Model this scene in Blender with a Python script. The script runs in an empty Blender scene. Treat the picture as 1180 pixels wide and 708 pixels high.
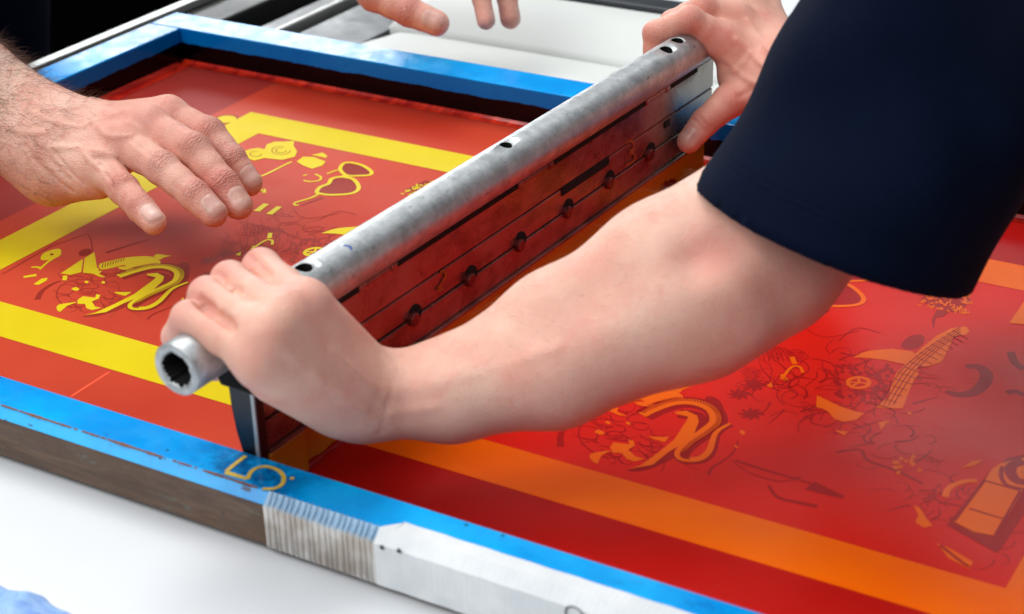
import bpy, math, random
import numpy as np
from mathutils import Matrix, Vector
from mathutils.geometry import tessellate_polygon

random.seed(7); rng = np.random.default_rng(7)
S = bpy.context.scene
COL = S.collection

# ------------------------------------------------------------------ camera
F = 2037.95
def _rz(t): return np.array([[math.cos(t), -math.sin(t), 0], [math.sin(t), math.cos(t), 0], [0, 0, 1]])
def _rx(t): return np.array([[1, 0, 0], [0, math.cos(t), -math.sin(t)], [0, math.sin(t), math.cos(t)]])
RC = _rz(0.54605866) @ _rx(1.10255512) @ _rz(-0.02950799)
CP = np.array([0, 0, .5])
def ray(x, y): return RC @ np.array([(x-590)/F, (354-y)/F, -1.0])
def at(x, y, z=0.):            # point of a horizontal plane
    d = ray(x, y); return CP + d*((z-CP[2])/d[2])
def pd(x, y, d): return CP + ray(x, y)*d   # point at a distance along the view
cam = bpy.data.cameras.new('camera'); co = bpy.data.objects.new('camera', cam); COL.objects.link(co)
M = np.eye(4); M[:3, :3] = RC; M[:3, 3] = CP
co.matrix_world = Matrix(M.tolist())
cam.sensor_width = 36; cam.lens = F/1180*36; cam.clip_start = .02; cam.clip_end = 60
cam.dof.use_dof = True; cam.dof.focus_distance = 1.12; cam.dof.aperture_fstop = 10
S.camera = co

# ------------------------------------------------------------------ materials
def lin(c):
    return tuple(((v/255)/12.92 if v/255 <= .04045 else ((v/255+.055)/1.055)**2.4) for v in c)
class NT:
    def __init__(s, name):
        s.m = bpy.data.materials.new(name); s.m.use_nodes = True
        s.t = s.m.node_tree; s.n = s.t.nodes; s.b = s.n['Principled BSDF']
        s.tc = s.n.new('ShaderNodeTexCoord'); s.co = s.tc.outputs['Object']
    def link(s, a, b): s.t.links.new(a, b)
    def inp(s, node, k, v):
        if v is None: return
        if hasattr(v, 'links') or isinstance(v, bpy.types.NodeSocket): s.link(v, node.inputs[k])
        else:
            if isinstance(v, tuple) and len(v) == 3 and node.inputs[k].type == 'RGBA': v = (*v, 1)
            node.inputs[k].default_value = v
    def noise(s, scale, detail=4, rough=.6, vec=None, dist=0, out='Fac'):
        n = s.n.new('ShaderNodeTexNoise'); s.inp(n, 'Scale', scale); s.inp(n, 'Detail', detail); s.inp(n, 'Roughness', rough); s.inp(n, 'Distortion', dist)
        s.link(vec or s.co, n.inputs['Vector']); return n.outputs[out]
    def vor(s, scale, vec=None, feature='F1', out='Distance'):
        n = s.n.new('ShaderNodeTexVoronoi'); n.feature = feature; s.inp(n, 'Scale', scale); s.link(vec or s.co, n.inputs['Vector']); return n.outputs[out]
    def map(s, scale=(1, 1, 1), loc=(0, 0, 0), rot=(0, 0, 0), vec=None):
        n = s.n.new('ShaderNodeMapping'); n.inputs['Scale'].default_value = scale; n.inputs['Location'].default_value = loc; n.inputs['Rotation'].default_value = rot
        s.link(vec or s.co, n.inputs['Vector']); return n.outputs[0]
    def ramp(s, f, a, b, lo=0., hi=1.):
        n = s.n.new('ShaderNodeMapRange'); n.interpolation_type = 'SMOOTHSTEP'; s.inp(n, 0, f); s.inp(n, 1, a); s.inp(n, 2, b); s.inp(n, 3, lo); s.inp(n, 4, hi); return n.outputs[0]
    def math(s, op, a, b=None):
        n = s.n.new('ShaderNodeMath'); n.operation = op; s.inp(n, 0, a); s.inp(n, 1, b); return n.outputs[0]
    def mix(s, f, a, b, mode='MIX'):
        n = s.n.new('ShaderNodeMix'); n.data_type = 'RGBA'; n.blend_type = mode
        s.inp(n, 0, f)
        for k, v in ((6, a), (7, b)):
            if isinstance(v, bpy.types.NodeSocket): s.link(v, n.inputs[k])
            else: n.inputs[k].default_value = (*v, 1)
        return n.outputs[2]
    def sep(s, vec=None):
        n = s.n.new('ShaderNodeSeparateXYZ'); s.link(vec or s.co, n.inputs[0]); return n.outputs
    def attr(s, name):
        n = s.n.new('ShaderNodeAttribute'); n.attribute_name = name; return n.outputs['Fac']
    def bump(s, h, strength=.3, dist=.001, prev=None):
        n = s.n.new('ShaderNodeBump'); s.inp(n, 'Strength', strength); s.inp(n, 'Distance', dist); s.link(h, n.inputs['Height'])
        if prev is not None: s.link(prev, n.inputs['Normal'])
        return n.outputs[0]
    def set(s, col=None, rough=None, metal=None, normal=None, **k):
        s.inp(s.b, 'Base Color', col); s.inp(s.b, 'Roughness', rough); s.inp(s.b, 'Metallic', metal); s.inp(s.b, 'Normal', normal)
        for a, v in k.items(): s.inp(s.b, a.replace('_', ' '), v)
        return s.m

def simple(name, c, rough=.5, var=.12, scale=40, bump=.1, bd=.0005, **k):
    t = NT(name); c = lin(c); n = t.noise(scale)
    col = t.mix(t.ramp(n, .3, .7), tuple(v*(1-var) for v in c), tuple(min(1, v*(1+var)) for v in c))
    return t.set(col, t.ramp(t.noise(scale*2), .2, .8, max(0, rough-.07), rough+.07), normal=t.bump(t.noise(scale*6), bump, bd), **k)

def m_paint(inner=False):
    t = NT('blue_paint' if not inner else 'blue_paint_inked')
    base = t.mix(t.ramp(t.noise(9, 6, .65), .35, .7), lin((0, 138, 216)), lin((0, 172, 240)))
    base = t.mix(t.ramp(t.noise(38, 6, .7, dist=1.5), .62, .72, 0, .55), base, lin((6, 62, 140)))
    x, y, z = t.sep()
    base = t.mix(t.ramp(t.noise(17, 8, .75, t.map((1, 2.2, 1), (3, 1, 0)), 1.2), .58, .68, 0, .4), base, lin((0, 90, 168)))
    dx = t.math('ABSOLUTE', t.math('SUBTRACT', x, -.505))      # inky thumb marks round the painted number
    base = t.mix(t.math('MULTIPLY', t.ramp(t.math('ADD', dx, t.math('MULTIPLY', t.noise(30, 6, .7), .05)), .03, .08, .8, 0), t.ramp(t.noise(45, 6, .7), .4, .6)), base, lin((6, 52, 110)))
    base = t.mix(t.ramp(t.vor(48, t.map((1, 1, 1), (.3, .1, 0))), .035, .06, .8, 0), base, lin((10, 34, 70)))
    h = t.noise(60, 4, .7)
    if inner:   # flooded with dark ink up to a ragged line
        lvl = t.math('ADD', z, t.math('MULTIPLY', t.math('SUBTRACT', t.noise(26, 8, .72), .5), .008))
        m = t.ramp(lvl, .0165, .0175, 1, 0)
        base = t.mix(m, t.mix(.75, base, lin((0, 84, 170))), lin((5, 2, 4)))
    return t.set(base, t.ramp(t.noise(24, 5), .3, .7, .4, .55), normal=t.bump(h, .4, .0006, t.bump(t.noise(16, 4), .3, .0018)), Specular_IOR_Level=.0, Coat_Weight=.42, Coat_Roughness=t.ramp(t.noise(60, 6, .75, t.map((1, 1, 1))), .35, .62, .08, .24))
def m_worn():      # chamfer: blue paint chipped down to rust
    t = NT('chipped_blue_paint')
    base = t.mix(t.ramp(t.noise(14, 5), .3, .7), lin((0, 142, 220)), lin((24, 176, 240)))
    base = t.mix(t.ramp(t.noise(55, 5, .7, t.map((1, 2, 2))), .60, .63), base, lin((14, 34, 66)))
    return t.set(base, .32, normal=t.bump(t.noise(80), .3, .0006))
def m_rust():
    t = NT('rust_line')
    return t.set(t.mix(t.noise(300), lin((82, 48, 28)), lin((150, 94, 52))), .8, normal=t.bump(t.noise(400), .6, .0006))
def m_brown():
    t = NT('brown_varnished_wood')
    v = t.map((6, 60, 60))
    c = t.mix(t.ramp(t.noise(3, 6, .7, v, 1), .3, .7), lin((74, 54, 40)), lin((104, 78, 58)))
    c = t.mix(t.ramp(t.noise(30, 5, .7, t.map((1, 1, 3))), .6, .68, 0, .5), c, lin((96, 112, 104)))
    c = t.mix(t.ramp(t.vor(55), .06, .1, .8, 0), c, lin((52, 48, 52)))
    return t.set(c, t.ramp(t.noise(40), .3, .7, .4, .6), normal=t.bump(t.noise(90, 5, .7, v), .25, .0006))
def m_emulsion():
    t = NT('red_stencil_emulsion')
    x, y, z = t.sep()
    c = t.mix(t.ramp(t.noise(5, 3, .5), .3, .7), lin((174, 46, 24)), lin((194, 66, 38)))
    # darker red past a left edge and towards the back rail
    edge = t.math('ADD', x, t.math('MULTIPLY', t.noise(6), .004))
    c = t.mix(t.ramp(edge, -.902, -.900, 1, 0), c, lin((150, 42, 34)))
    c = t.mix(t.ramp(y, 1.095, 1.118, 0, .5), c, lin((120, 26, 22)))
    w = t.noise(1500, 1, .3)
    return t.set(c, t.ramp(t.noise(9, 4), .3, .7, .5, .62), normal=t.bump(w, .12, .0002, t.bump(t.noise(7, 2), .1, .001)), Specular_IOR_Level=.12)
def m_redtape():
    t = NT('red_border_tape')
    v = t.map((1, 1, 1))
    c = t.mix(t.ramp(t.noise(16, 5, .7, t.map((4, 1, 1))), .4, .65), lin((150, 14, 10)), lin((226, 52, 24)))
    return t.set(c, .3, normal=t.bump(t.noise(20, 3), .05, .001))
def m_ink(name, a, b, rough=.2, wet=1., spec=.5):
    t = NT(name)
    c = t.mix(t.ramp(t.noise(6, 4, .6), .3, .7), lin(a), lin(b))
    v = t.map((5, 110, 1))
    return t.set(c, t.ramp(t.noise(10, 3), .3, .7, rough-.05, rough+.08), normal=t.bump(t.noise(5, 6, .7, v), .16*wet, .0010, t.bump(t.noise(260, 2, .5), .07, .0004)), Specular_IOR_Level=spec)
def m_metal():
    t = NT('galvanized_steel')
    n = t.noise(90, 5, .75); g = t.noise(420, 3, .7)
    c = t.mix(t.ramp(n, .3, .7), lin((168, 172, 173)), lin((204, 207, 208)))
    c = t.mix(t.ramp(t.noise(240, 4, .7, t.map((1, .5, 1))), .60, .72, 0, .6), c, lin((92, 92, 92)))
    c = t.mix(t.ramp(t.noise(18, 4, .6), .60, .74, 0, .35), c, lin((130, 118, 104)))
    return t.set(c, t.ramp(g, .25, .75, .36, .58), .8, t.bump(g, .3, .0004, t.bump(n, .25, .0008)))
def m_plate():
    # steel holder plates washed over with dried translucent red ink, cleaner towards the far end
    t = NT('ink_stained_steel')
    x, y, z = t.sep()
    n = t.noise(26, 6, .7)
    red = t.mix(t.ramp(n, .3, .7), lin((134, 66, 58)), lin((166, 98, 90)))
    red = t.mix(t.ramp(t.noise(75, 6, .75), .58, .7, 0, .7), red, lin((86, 22, 20)))
    red = t.mix(t.ramp(t.noise(60, 5, .7, t.map(loc=(3, 1, 2))), .64, .72, 0, .5), red, lin((190, 92, 84)))
    red = t.mix(t.ramp(t.noise(11, 6, .7, t.map((1, 1, 2.5))), .48, .66, 0, .7), red, lin((66, 26, 22)))
    red = t.mix(t.ramp(t.noise(9, 5, .8, t.map((1, .6, 14))), .60, .68, 0, .55), red, lin((196, 120, 110)))
    steel = t.mix(n, lin((120, 118, 112)), lin((170, 168, 160)))
    f = t.ramp(t.math('ADD', y, t.math('MULTIPLY', n, .09)), 1.045, 1.10, 0, .95)
    c = t.mix(f, red, steel)
    return t.set(c, t.ramp(n, .3, .7, .2, .42), t.math('MULTIPLY_ADD' if False else 'MAXIMUM', .35, f), t.bump(t.noise(200, 3), .25, .0004, t.bump(n, .15, .001)), Coat_Weight=.4, Coat_Roughness=.2)
def m_blade():
    t = NT('amber_polyurethane')
    x, y, z = t.sep()
    n = t.noise(14, 4, .6, t.map((1, 1, 2)))
    c = t.mix(t.ramp(t.noise(9, 3), .3, .7), lin((216, 142, 16)), lin((238, 170, 40)))
    c = t.mix(t.ramp(t.math('ADD', n, t.math('MULTIPLY', z, -6)), .56, .60), c, lin((122, 12, 12)))
    return t.set(c, .22, normal=t.bump(t.noise(40), .1, .0006), Coat_Weight=.4)
def m_skin(name, a, b, redc, rough=.5, old=False):
    t = NT(name)
    n1 = t.noise(28, 4, .6); n2 = t.noise(110, 4, .65); n3 = t.noise(9, 3, .5)
    c = t.mix(t.ramp(n1, .3, .7), lin(a), lin(b))
    c = t.mix(t.ramp(n3, .45, .65, 0, .35), c, lin(redc))
    c = t.mix(t.ramp(n2, .52, .75, 0, .4 if old else .15), c, lin(redc))
    if old:
        c = t.mix(t.ramp(t.vor(170), .0, .12, .30, 0), c, lin((150, 92, 70)))
    wr, wu, nail, red = (t.attr(k) for k in ('wr', 'wu', 'nail', 'red'))
    c = t.mix(t.math('MULTIPLY', red, .55), c, lin(redc)); c = t.mix(t.ramp(t.noise(55, 5, .7, dist=.6), .5, .72, 0, .3), c, lin(redc)); c = t.mix(t.ramp(t.noise(20, 3, .5, t.map(loc=(4, 4, 4))), .55, .75, 0, .3), c, lin(tuple(min(255, v+14) for v in b)))
    w = t.math('SINE', t.math('ADD', wu, t.math('MULTIPLY', t.noise(150, 4, .6), 15.)))
    w = t.math('MULTIPLY', t.math('POWER', t.math('ABSOLUTE', w), .6), wr)
    c = t.mix(t.math('MULTIPLY', t.math('SUBTRACT', wr, w), .5 if old else .2), c, lin((150, 72, 64)))
    nc = t.mix(t.ramp(t.noise(80, 3), .3, .7), lin((206, 156, 142)), lin((224, 184, 170)))
    c = t.mix(nail, c, nc)
    cells = t.vor(620 if old else 800, feature='DISTANCE_TO_EDGE')
    h = t.math('ADD', t.ramp(cells, 0, .25), t.math('MULTIPLY', t.noise(350, 3), .8))
    h = t.math('MULTIPLY', h, t.math('SUBTRACT', 1, nail))
    bm = t.bump(h, .45 if old else .4, .0006)
    if old: bm = t.bump(t.noise(75, 6, .75, t.map((1, 1, 1))), .5, .0018, bm)
    bm = t.bump(w, .7 if old else .35, .0012, bm)
    ro = t.mix(nail, (rough,)*3, (.28,)*3)
    return t.set(c, ro, None, bm, Subsurface_Weight=.35, Subsurface_Scale=.006, Subsurface_Radius=(1., .32, .18), Specular_IOR_Level=.4)
def m_cloth():
    t = NT('navy_cotton_jersey')
    c = t.mix(t.noise(30, 3), lin((4, 12, 29)), lin((8, 19, 42)))
    wv = t.noise(900, 2, .5, t.map((1, 1, 2))); hd = t.attr('wu')
    st = t.math('ADD', t.ramp(t.math('ABSOLUTE', t.math('SUBTRACT', hd, .019)), .0, .0012, 0, 1), t.ramp(t.math('ABSOLUTE', t.math('SUBTRACT', hd, .0225)), .0, .0012, 0, 1))
    return t.set(c, .85, normal=t.bump(wv, .35, .0005, t.bump(st, .25, .0010, t.bump(t.noise(14, 3), .3, .006))), Sheen_Weight=.02, Sheen_Roughness=.5, Specular_IOR_Level=.05)
def m_white(name, c=(222, 225, 228), rough=.6):
    t = NT(name)
    cc = t.mix(t.ramp(t.noise(3, 3), .3, .7), lin(c), lin(tuple(v-8 for v in c)))
    cc = t.mix(t.ramp(t.noise(40, 4, .7), .68, .8, 0, .10), cc, lin((150, 155, 165)))
    return t.set(cc, rough, normal=t.bump(t.noise(5, 3), .15, .006, t.bump(t.noise(500, 2), .08, .0003)))
def m_tape():
    t = NT('white_cloth_tape')
    x, y, z = t.sep()
    st = t.math('SINE', t.math('MULTIPLY', x, 1900.))
    c = t.mix(t.ramp(t.noise(30, 5, .6), .35, .7), lin((212, 217, 220)), lin((228, 231, 232)))
    c = t.mix(t.ramp(t.noise(70, 4, .6), .68, .76, 0, .5), c, lin((140, 134, 122)))
    return t.set(c, .5, normal=t.bump(st, .16, .0004, t.bump(t.noise(40), .2, .0008)))
def m_rib():
    t = NT('clear_grey_cord'); x, y, z = t.sep()
    c = t.mix(t.ramp(t.noise(60, 4), .35, .65), lin((186, 176, 166)), lin((216, 214, 210)))
    c = t.mix(t.ramp(t.math('ADD', z, t.math('MULTIPLY', t.noise(90, 4), .003)), .0255, .0285, 0, .6), c, lin((96, 176, 226)))     # the blue edge showing through clear plastic
    return t.set(c, .3, normal=t.bump(t.noise(200), .2, .0004))
def m_rag():
    t = NT('blue_wipe')
    c = t.mix(t.ramp(t.noise(60, 5, .7), .3, .7), lin((120, 160, 226)), lin((166, 200, 240)))
    return t.set(c, .9, normal=t.bump(t.noise(260, 3), .15, .0004))

MT = dict(paint=m_paint(), inked=m_paint(True), worn=m_worn(), rust=m_rust(), brown=m_brown(), emul=m_emulsion(), redtape=m_redtape(),
          yellow=m_ink('yellow_open_mesh', (206, 182, 0), (216, 194, 6), .55, .5, spec=.12),
          lineart=m_ink('dark_line_art', (148, 36, 18), (134, 30, 16), .58, .5, spec=.12),
          wet=m_ink('wet_red_ink', (218, 28, 16), (230, 36, 20), .2, spec=.15),
          wetdark=m_ink('wet_dark_red_ink', (172, 18, 14), (184, 24, 18), .2, spec=.15),
          orange=m_ink('wet_orange_open_mesh', (244, 96, 0), (250, 112, 4), .2, spec=.15),
          wetline=m_ink('wet_dark_line_art', (178, 20, 17), (160, 16, 16), .2, spec=.15),
          metal=m_metal(), plate=m_plate(), blade=m_blade(), white=m_white('white_table_laminate'), tape=m_tape(), rib=m_rib(), rag=m_rag(),
          pad=m_white('white_padded_cover', (212, 215, 211), .55),
          cloth=m_cloth(), black=simple('black_rubber', (14, 15, 18), .35, .3, 60, .3),
          hole=simple('black_recess', (4, 4, 5), .9), bolt=simple('inky_bolt_head', (112, 48, 44), .35, .3, 200, .3, metal=.5),
          alu=simple('brushed_aluminium', (176, 176, 172), .35, .08, 60, .2, metal=.6),
          slate=simple('slate_grey_press_panel', (34, 39, 45), .4, .15, 20), olive=simple('olive_grey_metal', (34, 36, 31), .5, .2, 20),
          dark=simple('near_black_metal', (9, 10, 11), .5, .3, 20), gold=simple('yellow_marker', (206, 176, 60), .6, .15, 300),
          ochre=simple('dull_yellow_chalk', (172, 84, 26), .6, .3, 300), greyer=simple('dark_speck', (60, 64, 72), .7),
          bluemark=simple('blue_marker', (40, 90, 170), .6), floor=simple('dark_floor_paint', (3, 3, 4), .9, Specular_IOR_Level=0.),
          stroke=m_ink('bright_red_scratch', (226, 60, 20), (236, 74, 26), .5),
          fairhair=simple('fair_arm_hair', (176, 128, 88), .5), hair=simple('dark_arm_hair', (96, 66, 48), .5))
SKA = m_skin('fair_skin', (228, 174, 153), (238, 194, 173), (226, 134, 124), .46)
SKB = m_skin('weathered_skin', (222, 164, 144), (238, 190, 170), (208, 112, 104), .44, True)
SKA2 = m_skin('flushed_fair_skin', (224, 164, 144), (236, 184, 164), (204, 102, 94), .42)

# ------------------------------------------------------------------ object helpers
def thing(name, label, cat, loc=(0, 0, 0), group=None):
    o = bpy.data.objects.new(name, None); COL.objects.link(o); o.location = loc
    o.empty_display_size = .05
    o['label'] = label; o['category'] = cat
    if group: o['group'] = group
    return o
def tag(o, label, cat, group=None):
    o['label'] = label; o['category'] = cat
    if group: o['group'] = group
    return o
class MB:
    def __init__(s): s.v = []; s.f = []; s.mi = []; s.cur = 0
    def add(s, vs, fs):
        n = len(s.v); s.v += [tuple(map(float, p)) for p in vs]; s.f += [tuple(i+n for i in f) for f in fs]; s.mi += [s.cur]*len(fs); return s
    def box(s, a, b):
        (x0, y0, z0), (x1, y1, z1) = a, b
        return s.add([(x, y, z) for x in (x0, x1) for y in (y0, y1) for z in (z0, z1)],
                     [(0, 1, 3, 2), (4, 6, 7, 5), (0, 4, 5, 1), (2, 3, 7, 6), (0, 2, 6, 4), (1, 5, 7, 3)])
    def prism(s, prof, ax, a, b):   # profile extruded along x ('x') or y ('y'); profile pts are (other, z)
        n = len(prof)
        P = lambda q, t: (t, q[0], q[1]) if ax == 'x' else (q[0], t, q[1])
        vs = [P(q, a) for q in prof]+[P(q, b) for q in prof]
        return s.add(vs, [tuple(range(n))[::-1], tuple(range(n, 2*n))]+[(i, (i+1) % n, (i+1) % n+n, i+n) for i in range(n)])
    def cyl(s, c, axis, r, l, n=24, bev=0):
        axis = np.array(axis, float); axis /= np.linalg.norm(axis); c = np.array(c, float)
        u = np.cross(axis, (0, 0, 1) if abs(axis[2]) < .9 else (1, 0, 0)); u /= np.linalg.norm(u); w = np.cross(axis, u)
        st = [(0, r), (l-bev, r), (l, r-bev)] if bev else [(0, r), (l, r)]
        vs = []
        for h, rr in st:
            vs += [c+axis*h+(u*math.cos(2*math.pi*i/n)+w*math.sin(2*math.pi*i/n))*rr for i in range(n)]
        fs = [tuple(range(n))[::-1], tuple(range(n*(len(st)-1), n*len(st)))]
        for k in range(len(st)-1):
            fs += [(k*n+i, k*n+(i+1) % n, (k+1)*n+(i+1) % n, (k+1)*n+i) for i in range(n)]
        return s.add(vs, fs)
    def build(s, name, mats, parent=None, smooth=False, bevel=0, seg=2):
        me = bpy.data.meshes.new(name); me.from_pydata(s.v, [], s.f)
        for m in (mats if isinstance(mats, (list, tuple)) else [mats]): me.materials.append(m)
        me.polygons.foreach_set('material_index', s.mi)
        import bmesh
        bm = bmesh.new(); bm.from_mesh(me); bmesh.ops.recalc_face_normals(bm, faces=bm.faces); bm.to_mesh(me); bm.free()
        if smooth: me.polygons.foreach_set('use_smooth', [True]*len(me.polygons))
        o = bpy.data.objects.new(name, me); COL.objects.link(o)
        if parent: o.parent = parent; o.matrix_parent_inverse = Matrix.Translation(parent.location).inverted() if parent.type == 'EMPTY' else Matrix()
        if bevel:
            b = o.modifiers.new('bevel', 'BEVEL'); b.width = bevel; b.segments = seg; b.limit_method = 'ANGLE'; b.angle_limit = math.radians(40)
        return o
def struct(o): o['kind'] = 'structure'; return o
_keep = []
def empty_origin(o): return o

# flat marks lying on a plane: polygons and strokes (pts are 3-D)
def densify(pts, n=6, closed=False):
    P = np.array(pts, float); N = len(P); out = []
    rngk = range(N if closed else N-1)
    for i in rngk:
        g = lambda j: P[j % N] if closed else P[min(max(j, 0), N-1)]
        p0, p1, p2, p3 = g(i-1), g(i), g(i+1), g(i+2)
        for k in range(n):
            t = k/n
            out.append(.5*((2*p1)+(-p0+p2)*t+(2*p0-5*p1+4*p2-p3)*t*t+(-p0+3*p1-3*p2+p3)*t**3))
    if not closed: out.append(P[-1])
    return np.array(out)
class Flat:
    """marks in a local 2-D frame, lifted onto a plane by fn(u,v,h)"""
    @property
    def h(s): s._c += 1; return s.h0+(s._c % 45)*.000002
    def __init__(s, fn, h0=.0004, dh=0): s.fn = fn; s.mb = MB(); s._c = 0; s.h0 = h0
    def poly(s, pts, smooth=0):
        P = np.array(pts, float)
        if smooth: P = densify(P, smooth, True)
        tri = tessellate_polygon([[Vector((p[0], p[1], 0)) for p in P]])
        h = s.h; s.mb.add([s.fn(p[0], p[1], h) for p in P], tri); return s
    def stroke(s, pts, w, closed=False, smooth=5, w2=None, wm=None):
        P = densify(pts, smooth, closed) if smooth else np.array(pts, float)
        n = len(P); L = []; Rr = []
        for i in range(n):
            a = P[(i-1) % n] if closed or i > 0 else P[i]; b = P[(i+1) % n] if closed or i < n-1 else P[i]
            d = b-a; d /= (np.linalg.norm(d)+1e-12); nn = np.array([-d[1], d[0]])
            t = i/max(1, n-1)
            ww = w if w2 is None else w+(w2-w)*t
            if wm is not None: ww = (1-t)**2*w+2*t*(1-t)*wm*1.5+t*t*(w2 if w2 is not None else w)
            L.append(P[i]+nn*ww/2); Rr.append(P[i]-nn*ww/2)
        h = s.h; vs = [s.fn(q[0], q[1], h) for q in L]+[s.fn(q[0], q[1], h) for q in Rr]
        s.mb.add(vs, [(i, (i+1) % n, (i+1) % n+n, i+n) for i in range(n if closed else n-1)]); return s
    def disc(s, c, rx, ry, ang=0, n=16, jag=0):
        pts = []
        for i in range(n):
            a = 2*math.pi*i/n; k = 1+jag*(random.random()-.5)
            x, y = rx*math.cos(a)*k, ry*math.sin(a)*k
            pts.append((c[0]+x*math.cos(ang)-y*math.sin(ang), c[1]+x*math.sin(ang)+y*math.cos(ang)))
        return s.poly(pts)

# ================================================================== THE SCREEN FRAME
XL, XR, YN, YB, ZT = -1.0115, .010, .590, 1.123, .030      # inner faces and top height
frame = thing('screen_printing_frame', 'blue painted wooden frame with red stencil mesh, marked with a yellow 5', 'printing screen', (-.5, .86, 0))
YO = .5605
def rail(mb, name, mats, bevel=.0012): return mb.build(name, mats, frame, bevel=bevel)
# front rail: top, worn chamfer, brown outside
prof = [(YO, .0008), (YN, .0008), (YN, ZT), (YO+.0056, ZT), (YO, ZT-.0052)]
def subdiv_x(prof, x0, x1, n, mats_idx, name, mats, parent):
    mb = MB(); k = len(prof); xs = np.linspace(x0, x1, n+1)
    vs = [(x, q[0], q[1]) for x in xs for q in prof]
    fs = []; mi = []
    for i in range(n):
        for j in range(k):
            fs.append((i*k+j, i*k+(j+1) % k, (i+1)*k+(j+1) % k, (i+1)*k+j)); mi.append(mats_idx[j])
    fs += [tuple(range(k)), tuple(range(n*k, n*k+k))]; mi += [0, 0]
    mb.add(vs, fs); mb.mi = mi
    return mb.build(name, mats, parent, bevel=.0009, seg=3)
front = subdiv_x(prof, XL-.034, XR+.034, 1, [3, 1, 0, 2, 3], 'rail', [MT['paint'], MT['inked'], MT['worn'], MT['brown']], frame)
front['label'] = 'front rail with brown outer side and chipped blue edge'
mb = MB(); mb.add([(XL-.034, YB+.035, .0008), (XR+.034, YB+.035, .0008), (XR+.034, YB+.035, ZT), (XL-.034, YB+.035, ZT),
                   (XL-.034, YB, .0008), (XR+.034, YB, .0008), (XR+.034, YB, ZT), (XL-.034, YB, ZT)],
                  [(0, 1, 2, 3), (4, 5, 6, 7), (3, 2, 6, 7), (0, 1, 5, 4), (0, 3, 7, 4), (1, 2, 6, 5)])
mb.mi = [0, 1, 0, 0, 0, 0]
rail(mb, 'rail', [MT['paint'], MT['inked']])
for xa, xb, fi in ((XL-.034, XL, 1), (XR, XR+.034, 0)):
    mb = MB().box((xa, YN+.0003, .0008), (xb, YB-.0003, ZT)); mb.mi = [1 if i == fi else 0 for i in range(6)]
    rail(mb, 'rail', [MT['paint'], MT['inked']])
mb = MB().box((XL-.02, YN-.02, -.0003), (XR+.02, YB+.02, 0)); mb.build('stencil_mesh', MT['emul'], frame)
# red border tape turned up into the corner of the back and left rails
mb = MB(); mb.prism([(YB-.009, .00035), (YB-.003, .0006), (YB-.0004, .0022), (YB-.0004, .00035)], 'x', XL+.001, XR)
mb.prism([(XL+.015, .00035), (XL+.005, .0006), (XL+.0004, .0022), (XL+.0004, .00035)], 'y', YN+.03, YB-.0095)
mb.build('border_tape', MT['redtape'], frame)
# wet red ink film from the blade to the right rail
BX = -.5205                                        # blade contact line on the mesh
film = MB().box((BX+.002, YN+.0005, .00001), (XR-.0005, YB-.0005, .00005)).build('ink_film', MT['wet'], frame)
# ---- printed pattern --------------------------------------------------------
def flatz(u, v, h): return (u, v, h)
DX = .3845
yel, lineL, ora, lineR = (Flat(flatz, h0) for h0 in (.00016, .00005, .00022, .00010))
def crop(x0, y0, s): return lambda p: at(x0+p[0]/s, y0+p[1]/s)[:2]
CA, CB, CC, CD, CE = crop(0, 250, 4.917), crop(240, 120, 3.933), crop(820, 360, 3.278), crop(1020, 500, 3.404), crop(780, 250, 2.95)
def both(kind, mode, pts, side, cr, **k):
    """draw a mark traced on one copy of the design on both copies"""
    P = np.array([cr(p) for p in pts])
    for tgt in ('L', 'R'):
        Q = P.copy()
        if side == 'L' and tgt == 'R': Q[:, 0] += DX
        if side == 'R' and tgt == 'L': Q[:, 0] -= DX
        if tgt == 'L' and Q[:, 0].max() > -.535: continue
        if tgt == 'R' and Q[:, 0].min() < -.50: continue
        fl = {('L', 'y'): yel, ('R', 'y'): ora, ('L', 'd'): lineL, ('R', 'd'): lineR, ('R', 'e'): ora_e, ('L', 'e'): yel_e}[(tgt, kind)]
        kk = dict(k)
        for q in ('w', 'w2', 'wm'):
            if kk.get(q) is not None: kk[q] *= .6
        if mode == 'poly': fl.poly(Q, kk.get('smooth', 0))
        else: fl.stroke(Q, **kk)
ora_e, yel_e = Flat(flatz, .00034), Flat(flatz, .00028)    # thin dark drawing on top of the open areas
# bands
def wander(cx, cy, n, st, asp=.5):
    a = random.uniform(0, 6.28); k = random.uniform(-.6, .6); P = [(cx, cy)]
    for _ in range(n):
        a += k+random.uniform(-.25, .25); P.append((P[-1][0]+st*math.cos(a), P[-1][1]+asp*st*math.sin(a)))
    return P
def band(fl, xs, ys, h=None):
    for (a, b), (c, d) in zip(xs, ys): fl.poly([(a, c), (b, c), (b, d), (a, d)])
band(yel, [(-.8787, BX), (-.8787, BX), (-.8787, -.8435)], [(.664, .6995), (1.0127, 1.048), (.6995, 1.0127)])
band(ora, [(BX+.002, -.122), (BX+.002, -.122), (-.158, -.122)], [(.664, .6995), (1.0127, 1.048), (.6995, 1.0127)])
yel.disc(at(240+80/3.933, 120+70/3.933)[:2], .0085, .0085); lineL.disc(at(240+80/3.933, 120+70/3.933)[:2], .0105, .0105)
Y = lambda pts, s='L', c=CA, **k: both('y', 'poly', pts, s, c, **k)
YS = lambda pts, w, s='L', c=CA, **k: both('y', 'stroke', pts, s, c, w=w, **k)
D = lambda pts, s='L', c=CA, **k: both('d', 'poly', pts, s, c, **k)
DS = lambda pts, w, s='L', c=CA, **k: both('d', 'stroke', pts, s, c, w=w, **k)
ES = lambda pts, w, s='L', c=CA, **k: both('e', 'stroke', pts, s, c, w=w, **k)
Y([(230, 240), (245, 210), (290, 190), (335, 183), (348, 198), (340, 222), (300, 240), (250, 248)], smooth=4)
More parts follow.
